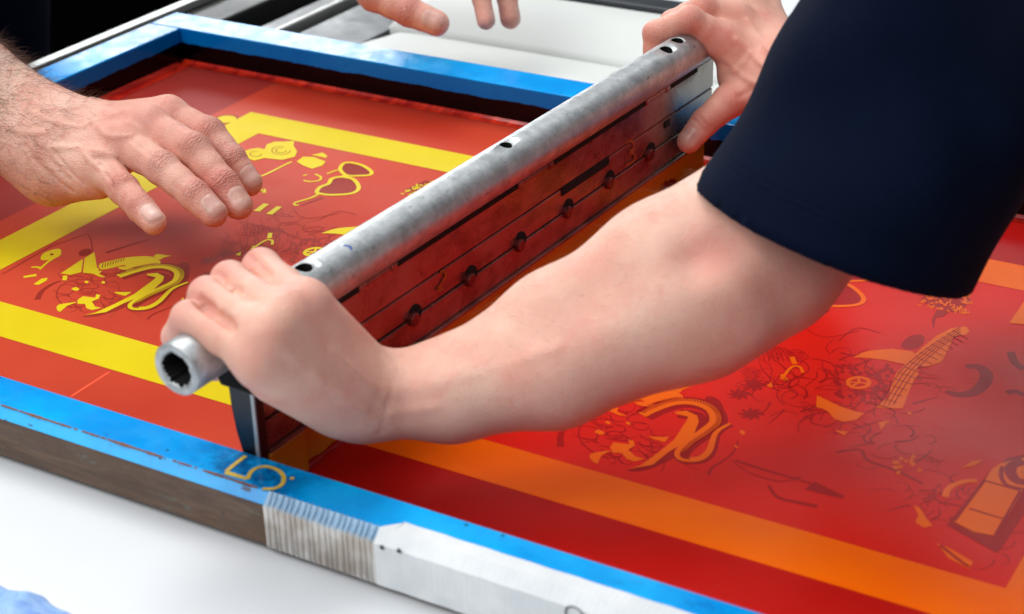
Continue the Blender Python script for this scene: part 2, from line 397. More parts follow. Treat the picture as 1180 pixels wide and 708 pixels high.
YS([(305, 235), (265, 262), (225, 300)], .004, w2=.0025); YS([(178, 288), (205, 286), (235, 292)], .0035)
ES([(285, 214), (292, 212), (300, 215), (292, 218), (286, 216)], .0022)
Y([(133, 338), (205, 325), (208, 338), (135, 348)]); Y([(190, 384), (235, 352), (270, 347), (265, 362), (220, 387)])
Y([(345, 322), (468, 240), (470, 250), (460, 315), (400, 330)]); Y([(480, 235), (535, 202), (550, 290), (562, 300), (540, 325), (470, 318)])
Y([(358, 335), (382, 335), (378, 362), (352, 360)]); Y([(405, 410), (430, 400), (450, 412), (430, 421)], smooth=3)
Y([(478, 370), (490, 364), (503, 370), (492, 378)], smooth=4); Y([(574, 373), (585, 366), (597, 373), (586, 380)], smooth=4)
Y([(525, 310), (580, 308), (560, 325), (600, 345), (560, 340), (530, 325)])
Y([(565, 268), (640, 248), (700, 234), (780, 226), (840, 225), (890, 238), (915, 268), (870, 268), (790, 282), (735, 290), (700, 275), (640, 290), (570, 300)], smooth=2)
Y([(868, 226), (890, 212), (970, 222), (925, 234), (905, 246)])
Y([(665, 285), (735, 282), (760, 296), (720, 306), (680, 298)])
for i in range(9):
    x = 578+i*15; ES([(x, 292-i*5), (x+7, 266-i*4)], .0009, smooth=0)
sn = [(672, 338), (760, 308), (860, 284), (950, 284), (1012, 312), (1002, 362), (930, 402), (830, 446), (755, 492), (757, 517), (830, 517), (900, 482), (975, 410), (1065, 372)]
DS([(p[0]+7, p[1]+4) for p in sn], .020, w2=.004, wm=.015, smooth=8)
YS(sn, .0100, w2=.0030, wm=.0095, smooth=8)
SP = densify([CA(p) for p in sn], 8)
for i in range(2, 76):
    d = SP[i+1]-SP[i-1]; d /= np.linalg.norm(d); n = np.array([-d[1], d[0]])
    w = .0045*(1-i/140)
    for fl, ox in ((yel_e, 0), (ora_e, DX)):
        c = SP[i]+np.array([ox, 0]); fl.stroke([c+n*w*1.3-d*.0008, c+n*w*.1+d*.0006], .0007, smooth=0)
DS([(850, 330), (930, 350), (860, 430), (700, 500), (560, 552), (470, 566)], .016, w2=.002, wm=.014)
Y([(830, 326), (890, 319), (930, 340), (922, 366), (850, 432), (700, 492), (600, 542), (480, 560), (540, 545), (650, 495), (760, 440), (866, 362), (884, 345), (838, 334)])
Y([(440, 472), (470, 452), (540, 460), (545, 440), (568, 445), (560, 465), (520, 482), (538, 510), (575, 518), (522, 530), (490, 520), (482, 495), (440, 495)])
Y([(320, 520), (332, 500), (380, 491), (440, 485), (380, 506), (340, 541)], smooth=2)
Y([(645, 428), (745, 428), (710, 450), (670, 440)])
Y([(1088, 406), (1100, 398), (1115, 404), (1106, 418), (1092, 416)]); Y([(1027, 467), (1036, 459), (1043, 466), (1036, 474)])
DS([(835, 582), (870, 552), (960, 515), (1020, 480), (1060, 440)], .003, w2=.0012)
DS([(15, 325), (250, 190), (400, 130), (500, 105), (525, 195)], .0014); DS([(15, 325), (130, 260), (330, 140)], .001)
D([(445, 205), (470, 185), (510, 182), (520, 200), (495, 220), (455, 222)], smooth=3); D([(1010, 270), (1040, 258), (1075, 275), (1070, 320), (1040, 345), (1020, 310)], smooth=3)
DS([(210, 470), (240, 420), (300, 380), (345, 365)], .007, w2=.003); DS([(600, 205), (700, 172), (770, 150), (845, 128)], .006, w2=.002)
for i in range(60):
    cx, cy = random.uniform(380, 760), random.uniform(310, 530)
    pts = wander(cx, cy, 5, 22)
    DS(pts, random.choice([.0010, .0014, .002]), w2=.0006, smooth=3)
for a0 in range(0, 360, 30):   # wheel spokes outline around the bird
    pass
DS([(320+150*math.cos(a)+150, 440+85*math.sin(a)) for a in np.linspace(2, 5.2, 12)], .0014)
# --- upper group
Y([(140, 225), (190, 205), (230, 200), (255, 207), (265, 185), (300, 172), (345, 172), (390, 168), (386, 190), (403, 215), (393, 240), (335, 255), (255, 246), (210, 258), (150, 240)], c=CB)
for cx, cy, r in ((330, 212, 42), (330, 212, 24), (215, 228, 26)):
    ES([(cx+r*math.cos(a), cy+r*.45*math.sin(a)) for a in np.linspace(0, 5, 10)], .001, c=CB)
YS([(225, 333), (260, 320), (310, 296), (345, 278), (378, 263)], .0035, c=CB)
Y([(400, 262), (430, 240), (480, 242), (532, 262), (518, 280), (470, 295), (430, 280)], c=CB); Y([(468, 232), (500, 226), (518, 221), (540, 236), (533, 246), (498, 238)], c=CB)
YS([(432, 348), (465, 353), (503, 347), (510, 332), (485, 319)], .0032, c=CB); YS([(430, 326), (448, 321)], .003, c=CB, smooth=0)
l1 = [(598, 292), (615, 270), (650, 267), (700, 280), (738, 306), (733, 322), (690, 326), (635, 326), (608, 312)]
l2 = [(492, 400), (507, 378), (545, 362), (560, 340), (605, 331), (655, 341), (680, 370), (676, 393), (640, 408), (560, 413), (510, 408)]
D(l1, c=CB, smooth=3); D(l2, c=CB, smooth=3)
both('y', 'stroke', l1, 'L', CB, w=.0048, closed=True); both('y', 'stroke', l2, 'L', CB, w=.0052, closed=True)
YS([(612, 324), (626, 334), (645, 336)], .005, c=CB); YS([(500, 409), (470, 425), (435, 436), (390, 449)], .0036, c=CB); YS([(600, 296), (568, 306), (538, 318)], .003, c=CB); YS([(388, 450), (395, 460), (410, 458)], .003, c=CB)
DS([(520, 425), (460, 446), (420, 462)], .007, c=CB, w2=.002)
Y([(205, 486), (250, 452), (276, 455), (234, 489)], c=CB); Y([(262, 500), (310, 465), (335, 467), (290, 503)], c=CB)
for i in range(7): YS([(232+random.uniform(0, 28), 385+random.uniform(0, 22)), (232+random.uniform(0, 28), 385+random.uniform(0, 22))], .002, c=CB, smooth=0)
# leopard clutch
for i in range(120):
    px, py = random.uniform(825, 1000), random.uniform(240, 325)
    if py < 285-(px-825)*.8 or py > 300+(px-825)*.22: continue
    a = random.uniform(0, 3.1)
    YS([(px, py), (px+9*math.cos(a), py+6*math.sin(a)), (px+15*math.cos(a+.8), py+8*math.sin(a+.8))], random.uniform(.0018, .0034), 'R', CE, w2=.001, smooth=3)
D([(822, 285), (880, 240), (985, 258), (1000, 290), (950, 328), (868, 306)], 'R', CE)
D([(885, 315), (930, 322), (905, 340), (880, 345), (872, 385), (866, 350)], 'R', CE)
# scarf / peace group (traced on the right-hand copy)
Y([(535, 172), (565, 156), (600, 146), (680, 139), (760, 150), (768, 160), (742, 200), (700, 192), (650, 181), (590, 174)], 'R', CC)
sc = [(722, 208), (760, 165), (800, 130), (850, 90), (905, 62), (960, 55), (975, 72), (962, 86), (915, 92), (903, 120), (890, 150), (868, 190), (820, 205), (778, 208), (782, 235), (762, 262), (742, 310), (722, 365), (650, 365), (620, 360), (668, 320), (682, 262), (700, 228)]
Y(sc, 'R', CC)
for i in range(16):
    t = i/15; x = 640+t*290; y = 350-t*275+ (30*math.sin(t*3.1))*-1
    ES([(x-38+18*t, y-4), (x+40, y+16+14*t)], .0011, 'R', CC, smooth=0)
for k in (-28, -10, 8, 26):
    ES([(660+k, 352), (715+k, 262), (765+k, 200), (850+k*.8, 130), (940, 70+k*.5)], .0009, 'R', CC)
ring = [(555+40*math.cos(a), 267+20*math.sin(a)) for a in np.linspace(0, 2*math.pi, 14)[:-1]]
both('y', 'stroke', ring, 'R', CC, w=.0042, closed=True)
for e in ((555, 248), (528, 281), (590, 271)): YS([(557, 267), e], .0026, 'R', CC, smooth=0)
YS([(514, 266), (557, 267)], .0022, 'R', CC, smooth=0)
Y([(398, 315), (440, 335), (480, 355), (530, 372), (577, 383), (548, 408), (500, 416), (462, 404), (444, 380), (422, 366), (395, 360)], 'R', CC)
Y([(630, 418), (672, 409), (640, 446)], 'R', CC); Y([(463, 447), (516, 452), (500, 468)], 'R', CC); Y([(738, 380), (752, 378), (756, 386), (744, 388)], 'R', CC)
YS([(304, 170), (314, 197)], .005, 'R', CC, smooth=0); YS([(345, 230), (335, 210), (312, 205), (292, 218), (275, 240), (262, 250)], .003, 'R', CC); Y([(207, 280), (225, 266), (232, 286)], 'R', CC); YS([(262, 248), (285, 258), (262, 236)], .003, 'R', CC)
DS([(p[0], p[1]) for p in [(292, 232), (300, 215), (325, 210), (345, 225), (340, 240), (310, 245)]], .002, 'R', CC)
for i in range(14):
    px, py = random.uniform(690, 800), random.uniform(545, 612)
    Y([(px-8, py), (px, py-7), (px+9, py), (px, py+7)], 'R', CC, smooth=3)
for i in range(75):
    px, py = random.uniform(470, 690), random.uniform(198, 330)
    if py < 200+abs(px-560)*.0: continue
    if (px-555)**2/52**2+(py-267)**2/30**2 < 1: continue
    D([(px-10, py), (px, py-7), (px+10, py+1), (px+2, py+7)], 'R', CC, smooth=2)
D([(715, 125), (745, 92), (790, 85), (805, 105), (780, 135), (735, 140)], 'R', CC, smooth=3)
DS([(960, 205), (1010, 208), (1038, 235), (1025, 275), (985, 305), (930, 312), (885, 298)], .008, 'R', CC, w2=.006, wm=.012)
DS([(1130, 150), (1145, 190), (1180, 215)], .008, 'R', CC); DS([(1115, 305), (1150, 300), (1180, 315)], .007, 'R', CC)
for cx, cy in ((105, 310), (160, 275), (150, 385)):
    for a in np.linspace(0, 6.0, 9):
        DS([(cx, cy), (cx+28*math.cos(a), cy+14*math.sin(a)), (cx+50*math.cos(a+.25), cy+24*math.sin(a+.25))], .0065, 'R', CC, w2=.001)
for i in range(90):
    cx, cy = random.uniform(150, 620), random.uniform(150, 470)
    if cy > 330+(cx-150)*.45 or cy < 250-(cx-150)*.4: continue
    pts = wander(cx, cy, 6, 22)
    DS(pts, random.choice([.001, .0014, .002, .003]), 'R', CC, w2=.0008, smooth=3)
for i in range(35):
    cx, cy = random.uniform(600, 900), random.uniform(200, 620)
    pts = wander(cx, cy, 5, 22)
    DS(pts, random.choice([.001, .0014, .003]), 'R', CC, w2=.0008, smooth=3)
for cx, cy, n in ((320, 90+65, 5), (150, 225, 6), (235, 145, 5)):
    for k in range(n): DS([(cx-40+k*5, cy+k*9), (cx, cy-14+k*9), (cx+38-k*4, cy+4+k*9)], .0013, 'R', CC)
DS([(90, 560), (180, 590), (300, 625), (380, 650), (480, 700)], .003, 'R', CC, w2=.002); DS([(75, 560), (150, 610), (260, 640), (340, 620)], .0012, 'R', CC)
DS([(470, 530), (560, 520), (590, 560), (700, 600), (800, 650)], .003, 'R', CC); DS([(370, 655), (440, 680), (500, 700)], .016, 'R', CC, w2=.004)
DS([(480, 110), (520, 75), (560, 60), (640, 80)], .0015, 'R', CC); DS([(380, 175), (460, 200), (480, 280)], .0016, 'R', CC); DS([(400, 290), (600, 300), (720, 290)], .001, 'R', CC)
DS([(215, 655), (250, 700), (330, 720), (400, 735)], .0025, 'R', CC, w2=.005); DS([(330, 42), (420, 95), (560, 70)], .0012, 'R', CC)
# printed holdall with handle
D([(240, 360), (395, 168), (480, 95), (570, 80), (620, 200), (470, 430), (440, 470)], 'R', CD)
Y([(268, 346), (330, 268), (388, 188), (420, 140), (450, 118), (545, 96), (600, 100), (610, 200), (545, 222), (430, 402), (345, 386)], 'R', CD)
both('d', 'poly', [(2000, 2000), (2001, 2000), (2001, 2001)], 'R', CD) if False else None
for st in ([(390, 186), (530, 226)], [(330, 296), (460, 335)], [(530, 226), (430, 400)], [(390, 186), (272, 345)], [(545, 222), (450, 392)]):
    ES(st, .0022, 'R', CD, smooth=0)
ES([(460, 130), (455, 170), (480, 205), (545, 220)], .004, 'R', CD); ES([(545, 110), (500, 125), (492, 155), (515, 185), (560, 195)], .010, 'R', CD)
YS([(235, 250), (250, 215), (305, 190), (360, 186)], .0055, 'R', CD); DS([(225, 272), (300, 285), (340, 290)], .002, 'R', CD)
Y([(298, 136), (340, 111), (384, 104), (350, 128)], 'R', CD)
Y([(112, 284), (135, 292), (160, 332), (186, 362), (152, 370), (118, 350), (130, 320)], 'R', CD); Y([(203, 432), (250, 450), (345, 505), (330, 532), (248, 490)], 'R', CD)
ES([(215, 440), (300, 505), (330, 525)], .003, 'R', CD)
ora.poly([at(1163, 373)[:2], at(1182, 345)[:2], at(1200, 345)[:2], at(1200, 376)[:2]])
for i in range(55):
    cx, cy = random.uniform(20, 500), random.uniform(180, 520)
    if cy > 250+cx*.6 or cy < -60+cx*.5: continue
    pts = wander(cx, cy, 5, 22)
    DS(pts, random.choice([.001, .0016, .0026]), 'R', CD, w2=.0008, smooth=3)
# faint line drawing on the left copy near the fingers
for k in range(9): DS([(140+k*16, 530+k*3), (165+k*16, 560+k*2), (150+k*18, 600)], .0012, 'L', CB)
for i in range(50):
    cx, cy = random.uniform(60, 440), random.uniform(500, 700)
    pts = wander(cx, cy, 5, 22)
    P = [CB(p) for p in pts]; lineL.stroke(P, random.choice([.0005, .0007, .0012]), w2=.0004, smooth=3)
for fl, m in ((yel, 'yellow'), (ora, 'orange')):
    o = fl.mb.build('printed_pattern', MT[m], frame); o['label'] = f'{m} border bands and open shapes of the stencil'
for fl, m, lb in ((lineL, 'lineart', 'dark red line drawing on the dry half'), (lineR, 'wetline', 'dark red line drawing under the wet ink')):
    o = fl.mb.build('line_drawing', MT[m], frame); o['label'] = lb
for fl, m in ((yel_e, 'lineart'), (ora_e, 'wetline')): fl.mb.build('line_drawing', MT[m], frame)
# darker ink strips left along the front and back of the wet half
wd = Flat(flatz, .00007); wd.poly([(BX+.002, YN+.001), (XR-.001, YN+.001), (XR-.001, .6638), (BX+.002, .6638)]); wd.mb.build('ink_film', MT['wetdark'], frame)
wd = Flat(flatz, .00007); wd.poly([(BX+.002, 1.0485), (XR-.001, 1.0485), (XR-.001, YB-.001), (BX+.002, YB-.001)])
wd.mb.build('ink_film', MT['wetdark'], frame)
sc_ = Flat(flatz, .0001); sc_.stroke([at(82, 457)[:2], at(126, 429)[:2]], .0018, smooth=0); sc_.mb.build('scratch', MT['stroke'], frame)
# marks on the front rail: 5 and dot, rust, tape, cord
fm = Flat(flatz, ZT+.0003)
C5 = lambda p: at(230+p[0]/4.424, 480+p[1]/4.424, ZT)[:2]
fm.stroke([C5(p) for p in [(235, 203), (180, 245), (135, 283)]], .0024, smooth=2); fm.stroke([C5(p) for p in [(133, 287), (190, 305), (245, 321)]], .0034, w2=.0024, smooth=2)
fm.stroke([C5(p) for p in [(245, 321), (262, 285), (300, 262), (350, 259), (405, 280), (430, 315), (418, 350), (380, 370), (320, 372)]], .0022)
fm.disc(C5((471, 318)), .0012, .0012); fm.mb.build('number_five', MT['gold'], frame)
rm = MB(); xs = np.arange(-.668, -.49, .0011)
for i, x in enumerate(xs):
    n = math.sin(x*310)+math.sin(x*97+1)+random.uniform(-.9, .9)
    if n < -1.1: continue
    w = .0001+.00055*max(0, n-.2)
    rm.add([(x, YO+.0056+.0002+w*.4, ZT+.00025), (x+.0015, YO+.0056+w*.5, ZT+.00025), (x+.0015, YO+.0050-w*.6, ZT-.0001), (x, YO+.0050-w*.4, ZT-.0001)], [(0, 1, 2, 3)])
rm.build('rust_streak', MT['rust'], frame)
tm = MB()
o8 = .0006
TP = [(YO-.0004, .001), (YO-.0004-o8*.3, ZT-.0052), (YO+.0054, ZT+.0004), (.5745, ZT+.00035)]
tp = [(q[0], q[1]) for q in TP]
xs = np.linspace(-.4205, XR+.03, 60)
vs = [(x + (.0 if j else .0), q[0]+.0002*math.sin(x*260+j), q[1]) for x in xs for j, q in enumerate(tp)]
vs[3] = (vs[3][0]+.009, vs[3][1], vs[3][2])
tm.add(vs, [(i*4+j, i*4+j+1, (i+1)*4+j+1, (i+1)*4+j) for i in range(len(xs)-1) for j in range(3)])
to = tm.build('white_tape', MT['tape'], frame, smooth=False); sm = to.modifiers.new('solid', 'SOLIDIFY'); sm.thickness = .0004; sm.offset = 0
dm = Flat(lambda u, v, h: (u, YO-.0012-h, v), .0001)
for px, py, r in ((440, 631, .0012), (460, 635, .0013)):
    d = ray(px, py); q = CP+d*((YO-.0012)/d[1]); dm.disc((q[0], q[2]), r, r*1.1, jag=.5)
d = ray(662, 709); q = CP+d*((YO-.0012)/d[1])
dm.stroke([(q[0]+.0045*math.cos(a), q[2]+.0045*math.sin(a)) for a in np.linspace(0, 6.28, 14)[:-1]], .0009, closed=True)
dm.mb.build('tape_mark', MT['greyer'], frame)
cm = MB(); nr = 19
for i in range(nr):
    x = -.4862+(i+.5)*(.0648/nr); r = .00100
    path = [(YO-.0005, .0015), (YO-.0007, ZT-.006), (YO+.001, ZT-.0032), (YO+.0048, ZT-.0002), (YO+.0068, ZT-.0002)]
    vs = []; n = 8
    for j, (yy, zz) in enumerate(path):
        a = path[max(0, j-1)]; b = path[min(len(path)-1, j+1)]; d = np.array([b[0]-a[0], b[1]-a[1]]); d /= np.linalg.norm(d); nn = np.array([-d[1], d[0]])
        rr = r*(1 if j < 4 else .35)
        for k in range(n):
            t = 2*math.pi*k/n; vs.append((x+rr*math.cos(t)+.0004*math.sin(i*2+j), yy+nn[0]*rr*math.sin(t)*.9, zz+nn[1]*rr*math.sin(t)*.9))
    cm.add(vs, [(j*n+k, j*n+(k+1) % n, (j+1)*n+(k+1) % n, (j+1)*n+k) for j in range(4) for k in range(n)]+[tuple(range(n)), tuple(range(4*n, 5*n))])
cm.add([(-.4866, YO-.0003, .001), (-.4206, YO-.0003, .001), (-.4206, YO-.0005, ZT-.0054), (-.4866, YO-.0005, ZT-.0054), (-.4206, YO+.0054, ZT+.00025), (-.4866, YO+.0054, ZT+.00025)], [(0, 1, 2, 3), (3, 2, 4, 5)])
cm.build('ribbed_strip', MT['rib'], frame, smooth=True)

# ================================================================== SQUEEGEE
SL = .0285                                  # slight yaw of the squeegee
vax = np.array([SL, 1, 0]); vax /= np.linalg.norm(vax); uax = np.array([vax[1], -vax[0], 0])
O = np.array([-.5209, .628, 0])
def sq(u, v, z): return O+uax*u+vax*v+np.array([0, 0, z])
def face(px, py, u=.0100):                  # pixel -> (v, z) on a vertical plane of the squeegee
    d = ray(px, py); n = uax; t = ((O+uax*u-CP)@n)/(d@n); P = CP+d*t
    return (P-O)@vax, P[2]
sqt = thing('squeegee', 'long steel squeegee with galvanized tube handle and red inked plates across the screen', 'squeegee', tuple(sq(0, .2, 0)))
class SB(MB):
    def sbox(s, u0, u1, v0, v1, z0, z1):
        return s.add([sq(u, v, z) for u in (u0, u1) for v in (v0, v1) for z in (z0, z1)],
                     [(0, 1, 3, 2), (4, 6, 7, 5), (0, 4, 5, 1), (2, 3, 7, 6), (0, 2, 6, 4), (1, 5, 7, 3)])
VN, VF = -.030, .478
TR, TU, TZ = .0136, .0035, .0990
tu = SB(); n = 72; v0, v1 = -.0815, .488
vs = [];
def ringv(v, r, jag=0): return [sq(TU+(r+jag*random.uniform(-1, 1))*math.cos(2*math.pi*i/n), v, TZ+(r+jag*random.uniform(-1, 1))*math.sin(2*math.pi*i/n)) for i in range(n)]
rings = [ringv(v0+.25, .0088), ringv(v0+.0012, .0088, .0010), ringv(v0, .0097, .0007), ringv(v0, .0128), ringv(v0+.0009, TR)]
rings += [ringv(v, TR) for v in np.linspace(v0+.01, v1-.01, 40)]+[ringv(v1, TR), ringv(v1, .009), ringv(v1-.05, .0088)]
vs = sum(rings, []); k = len(rings)
fs = [(j*n+i, j*n+(i+1) % n, (j+1)*n+(i+1) % n, (j+1)*n+i) for j in range(k-1) for i in range(n)]
fs += [tuple(range(n)), tuple(range((k-1)*n, k*n))]
tu.add(vs, fs); tu.mi = [1 if q < n else 0 for q in range(len(fs))]; tu.mi[-2] = 1; tube = tu.build('tube_handle', [MT['metal'], MT['hole']], sqt, smooth=True)
# drilled holes in the tube
cut = SB(); hol = [(350, 308, .0046), (583, 167, .0038), (768, 57, .0046), (780.5, 46.5, .0044)]
for px, py, r in hol:
    d = ray(px, py); d /= np.linalg.norm(d)
    best = None
    for t in np.linspace(.6, 1.5, 9001):
        P = CP+d*t; q = P-O; uu, zz = q@uax-TU, P[2]-TZ
        if uu*uu+zz*zz < TR*TR: best = (uu, q@vax, zz); break
    uu, vv, zz = best; nrm = uax*uu+np.array([0, 0, zz]); nrm /= np.linalg.norm(nrm)
    c = sq(TU, vv, TZ)+nrm*.004
    cut.cyl(c, nrm, r, .02, 28)
co_ = cut.build('cutter', MT['hole'], None)
bm_ = tube.modifiers.new('holes', 'BOOLEAN'); bm_.object = co_; bm_.solver = 'EXACT'; bm_.operation = 'DIFFERENCE'
dg = bpy.context.evaluated_depsgraph_get(); newme = bpy.data.meshes.new_from_object(tube.evaluated_get(dg)); tube.modifiers.clear(); tube.data = newme
bpy.data.objects.remove(co_)
bmk = Flat(lambda u, v, h: tuple(sq(TU+(TR+.0001)*math.cos(v), u, TZ+(TR+.0001)*math.sin(v))), 0)
bmk.stroke([(.048, 1.35), (.050, 1.15), (.049, 1.0)], .0016, smooth=3)
bmk.mb.build('pen_mark', MT['bluemark'], sqt)
pl = SB()
pl.sbox(-.0040, .0100, VN, VF, .0645, .0868)
pl.build('upper_plate', MT['plate'], sqt, bevel=.0008)
pl = SB().sbox(-.0040, .0094, VN, VF, .0470, .0635); pl.build('middle_plate', MT['plate'], sqt, bevel=.0009)
pl = SB().sbox(-.0040, .0100, VN, VF, .0300, .0462); pl.sbox(.0085, .0122, VN, VF, .0278, .0298); pl.build('lower_plate', MT['plate'], sqt, bevel=.0006)
pl = SB().sbox(-.0033, .0080, VN+.001, VF-.001, .0275, .0870); pl.build('core_bar', MT['hole'], sqt)
bl = SB().sbox(-.0030, .0050, VN+.006, VF-.002, .0008, .0280); bl.build('blade', MT['blade'], sqt, bevel=.0004)
bd = SB(); nb = 160; rb = []
for i in range(nb):
    v = VN+.01+(VF-VN-.02)*i/(nb-1); r = .0022+.0009*math.sin(i*.37)+.0006*math.sin(i*1.3+1)
    rb.append([sq(.0045+.0012+r*1.6*math.cos(a), v, max(.00008, r*math.sin(a))) for a in np.linspace(0, math.pi, 9)])
bd.add(sum(rb, []), [(i*9+j, i*9+j+1, (i+1)*9+j+1, (i+1)*9+j) for i in range(nb-1) for j in range(8)])
bead = bd.build('ink_bead', MT['wetdark'], sqt, smooth=True); bead['label'] = 'thick bead of dark red ink along the blade'
# slots: dark gaps and weld tabs
sl = SB()
for a, b, hh in (((380.7, 348.8), (412, 330.5), .0009), ((456.5, 299.8), (596, 212), .0010), ((637, 185), (743, 117), .0010), ((771.5, 98.6), (803, 78), .0009)):
    (va, za), (vb, zb) = face(*a, .0098), face(*b, .0098)
    sl.sbox(.0085, .0105, va, vb, .0836, .0872)
(va, za), (vb, zb) = face(648, 220, .0102), face(702, 182, .0102); zc = .0622
sl.sbox(.009, .0103, va, vb, zc-.0032, zc+.0030)
(va, za), (vb, zb) = face(766, 148, .0102), face(771, 142, .0102)
sl.sbox(.009, .0104, va, vb+.001, .0575, .0620)
sl.build('slot', MT['hole'], sqt)
for a, b in (((412, 330.5), (456.5, 299.8)), ((596, 212), (637, 185)), ((743, 117), (771.5, 98.6))):
    (va, _), (vb, _) = face(*a, .0098), face(*b, .0098)
    tb = SB(); tb.sbox(.004, .0112, va, va+.006, .0828, .0872); tb.sbox(.004, .0106, va+.006, vb-.006, .0836, .0868); tb.sbox(.004, .0112, vb-.006, vb, .0828, .0872)
    tb.build('weld_seam', MT['plate'], sqt, bevel=.0012)
for px, py in ((478, 367), (543, 323), (600, 284), (655, 243), (703, 207), (750, 173)):
    v, z = face(px+1, py, .0125); z = .0466
    b = SB().cyl(sq(.0095, v, z), uax, .0042, .0036, 14, .0009).build('bolt', MT['bolt'], sqt, smooth=False)
    b2 = SB().cyl(sq(.0090, v+.0035, z+.0014), uax, .0058, .0012, 24).build('recess_disc', MT['hole'], b)  # flat black disc behind the bolt head, stands in for a shaded recess
dig = Flat(lambda u, v, h: tuple(sq(.0100+h, u, v)), .0002)
def dface(p): return face(p[0], p[1], .0096)
c3 = lambda p: dface((560+p[0]/4.165, 150+p[1]/4.165)); c2 = lambda p: dface((340+p[0]/4.917, 300+p[1]/4.917))
dig.stroke([c3(p) for p in [(668, 62), (690, 52), (706, 68), (703, 92), (686, 105), (705, 112), (712, 132), (700, 152), (668, 168)]], .0020)
dig.stroke([c2(p) for p in [(818, 70), (840, 62), (850, 85), (835, 115), (815, 150), (800, 165), (835, 160)]], .0020)
dig.mb.build('chalk_number', MT['ochre'], sqt)
ep = SB()
prof = [(.0108, .022), (.0108, .088), (-.0035, .088), (-.0058, .078), (-.0064, .066), (-.0060, .054), (-.0044, .040), (-.0010, .026), (.0010, .020)]
nn = len(prof); ep.add([sq(u, VN-.007, z) for u, z in prof]+[sq(u, VN-.0002, z) for u, z in prof],
                       [tuple(range(nn))[::-1], tuple(range(nn, 2*nn))]+[(i, (i+1) % nn, (i+1) % nn+nn, i+nn) for i in range(nn)])
ep.build('end_plate', MT['black'], sqt, bevel=.0012)
ep = SB().sbox(.0088, .0112, VN-.0082, VN-.0070, .024, .086); ep.build('end_trim', MT['alu'], sqt, bevel=.0004)
P0 = pd(250, 436, .870)
ep = MB(); q = [pd(249, 431, .868), pd(262, 424, .868), pd(300, 449, .868), pd(300, 460, .868), pd(253, 444, .868)]; back = [p+np.array([0, .012, .0]) for p in q]
ep.add(q+back, [(0, 1, 2, 3, 4), (5, 6, 7, 8, 9)]+[(i, (i+1) % 5, (i+1) % 5+5, i+5) for i in range(5)]); ep.build('clamp_lug', MT['black'], sqt, bevel=.001)
ob = SB().sbox(-.0030, .0108, VN-.0005, VN+.030, .0010, .0270); ob.build('blade_end_block', MT['blade'], sqt, bevel=.001)

# ================================================================== SETTING
tb = MB().box((-1.1, -.6, -.04), (1.4, YO+.02, -.0032)); struct(tb.build('table_surface', MT['white'])) ['kind'] = 'structure'
tb = MB().box((-1.118, YO+.0203, -.04), (1.4, 1.2295, -.0045)); struct(tb.build('press_bed', MT['olive']))
fl = MB().box((-6, -3, -.92), (6, 8, -.90)); struct(fl.build('floor', MT['floor']))
press = thing('printing_press', 'dark printing press bed with pale edge strip, grey panels and steel rod behind the frame', 'printing press', (-1.1, 1.3, -.02))
def ppart(mb, name, mat, bevel=.002, label=None):
    o = mb.build(name, mat, press, bevel=bevel)
    if label: o['label'] = label
    return o
ppart(MB().box((-1.150, .2, -.016), (-1.1385, 2.6, -.008)), 'edge_trim', MT['alu'], .001, 'pale aluminium edge strip')
ppart(MB().box((-1.138, .2, -.030), (-1.1185, 2.6, -.016)), 'side_channel', MT['olive'])
def xz(px, py, z=-.012): return at(px, py, z)[0]
YA, YZ = 1.2300, 3.2
def bar(name, x0, x1, z0, z1, mat, label, cat, bevel=.002, y0=YA):
    return ppart(MB().box((x0, y0, z0), (x1, YZ, z1)), name, mat, bevel, label)
bar('bed_panel', -1.118, xz(256, 23), -.05, -.012, MT['olive'], 'olive grey press panel behind the back left frame corner', 'press panel')
bar('guide_rail', xz(285, 27)+.001, xz(318, 33), -.05, -.020, MT['slate'], 'dim grey guide rail left of the bright steel rod', 'guide rail')
bar('steel_rod', xz(328, 35), xz(334, 36), -.02, -.006, MT['alu'], 'thin bright steel rod between black grooves behind the frame', 'rod')
bar('bed_panel', xz(344, 38), -.9185, -.05, -.012, MT['slate'], 'slate grey flat panel left of the white padded sheets', 'press panel')
# padded white sheets behind the frame
def pad(name, x0, x1, prof, label):
    mb = MB(); k = len(prof); xs = [x0, x0+.003, x0+.012]+list(np.linspace(x0+.03, x1, 30)); vs = []
    for i, x in enumerate(xs):
        f = 0 if i == 0 else (.75 if i == 1 else (.93 if i == 2 else 1))
        vs += [(x+.0015*math.sin(q[0]*90), q[0], -.03+(q[1]+.03)*f) for q in prof]
    mb.add(vs, [(i*k+j, i*k+j+1, (i+1)*k+j+1, (i+1)*k+j) for i in range(len(xs)-1) for j in range(k-1)]+[tuple(range(k))])
    return tag(mb.build(name, MT['pad'], smooth=True), label, 'padded sheet', 'white padded sheets behind the frame')
def arc(y0, y1, z0, zm, z1, n=14):
    return [(y0, -.03)]+[(y0+(y1-y0)*t, (1-t)**2*z0+2*t*(1-t)*zm*1.0+t*t*z1) for t in np.linspace(0, 1, n)]+[(y1, -.03)]
pad('padded_sheet', -.9165, .6, arc(1.170, 1.3055, -.006, .004, -.011), 'nearer of the two white padded sheets, touching the blue back rail')
pad('padded_sheet', -.925, .6, arc(1.3065, 1.405, -.010, .030, .006, 18), 'farther white padded sheet in front of the black bar')
ppart(MB().box((-.90, 1.406, -.02), (1.0, 1.436, .012)), 'cross_bar', MT['slate'], .003, 'dark grey cross bar behind the white padded sheets')
tag(MB().box((-.95, 1.437, -.03), (1.2, 3.2, -.004)).build('white_board', MT['white'], bevel=.002), 'white board beyond the dark cross bar at the top', 'board')
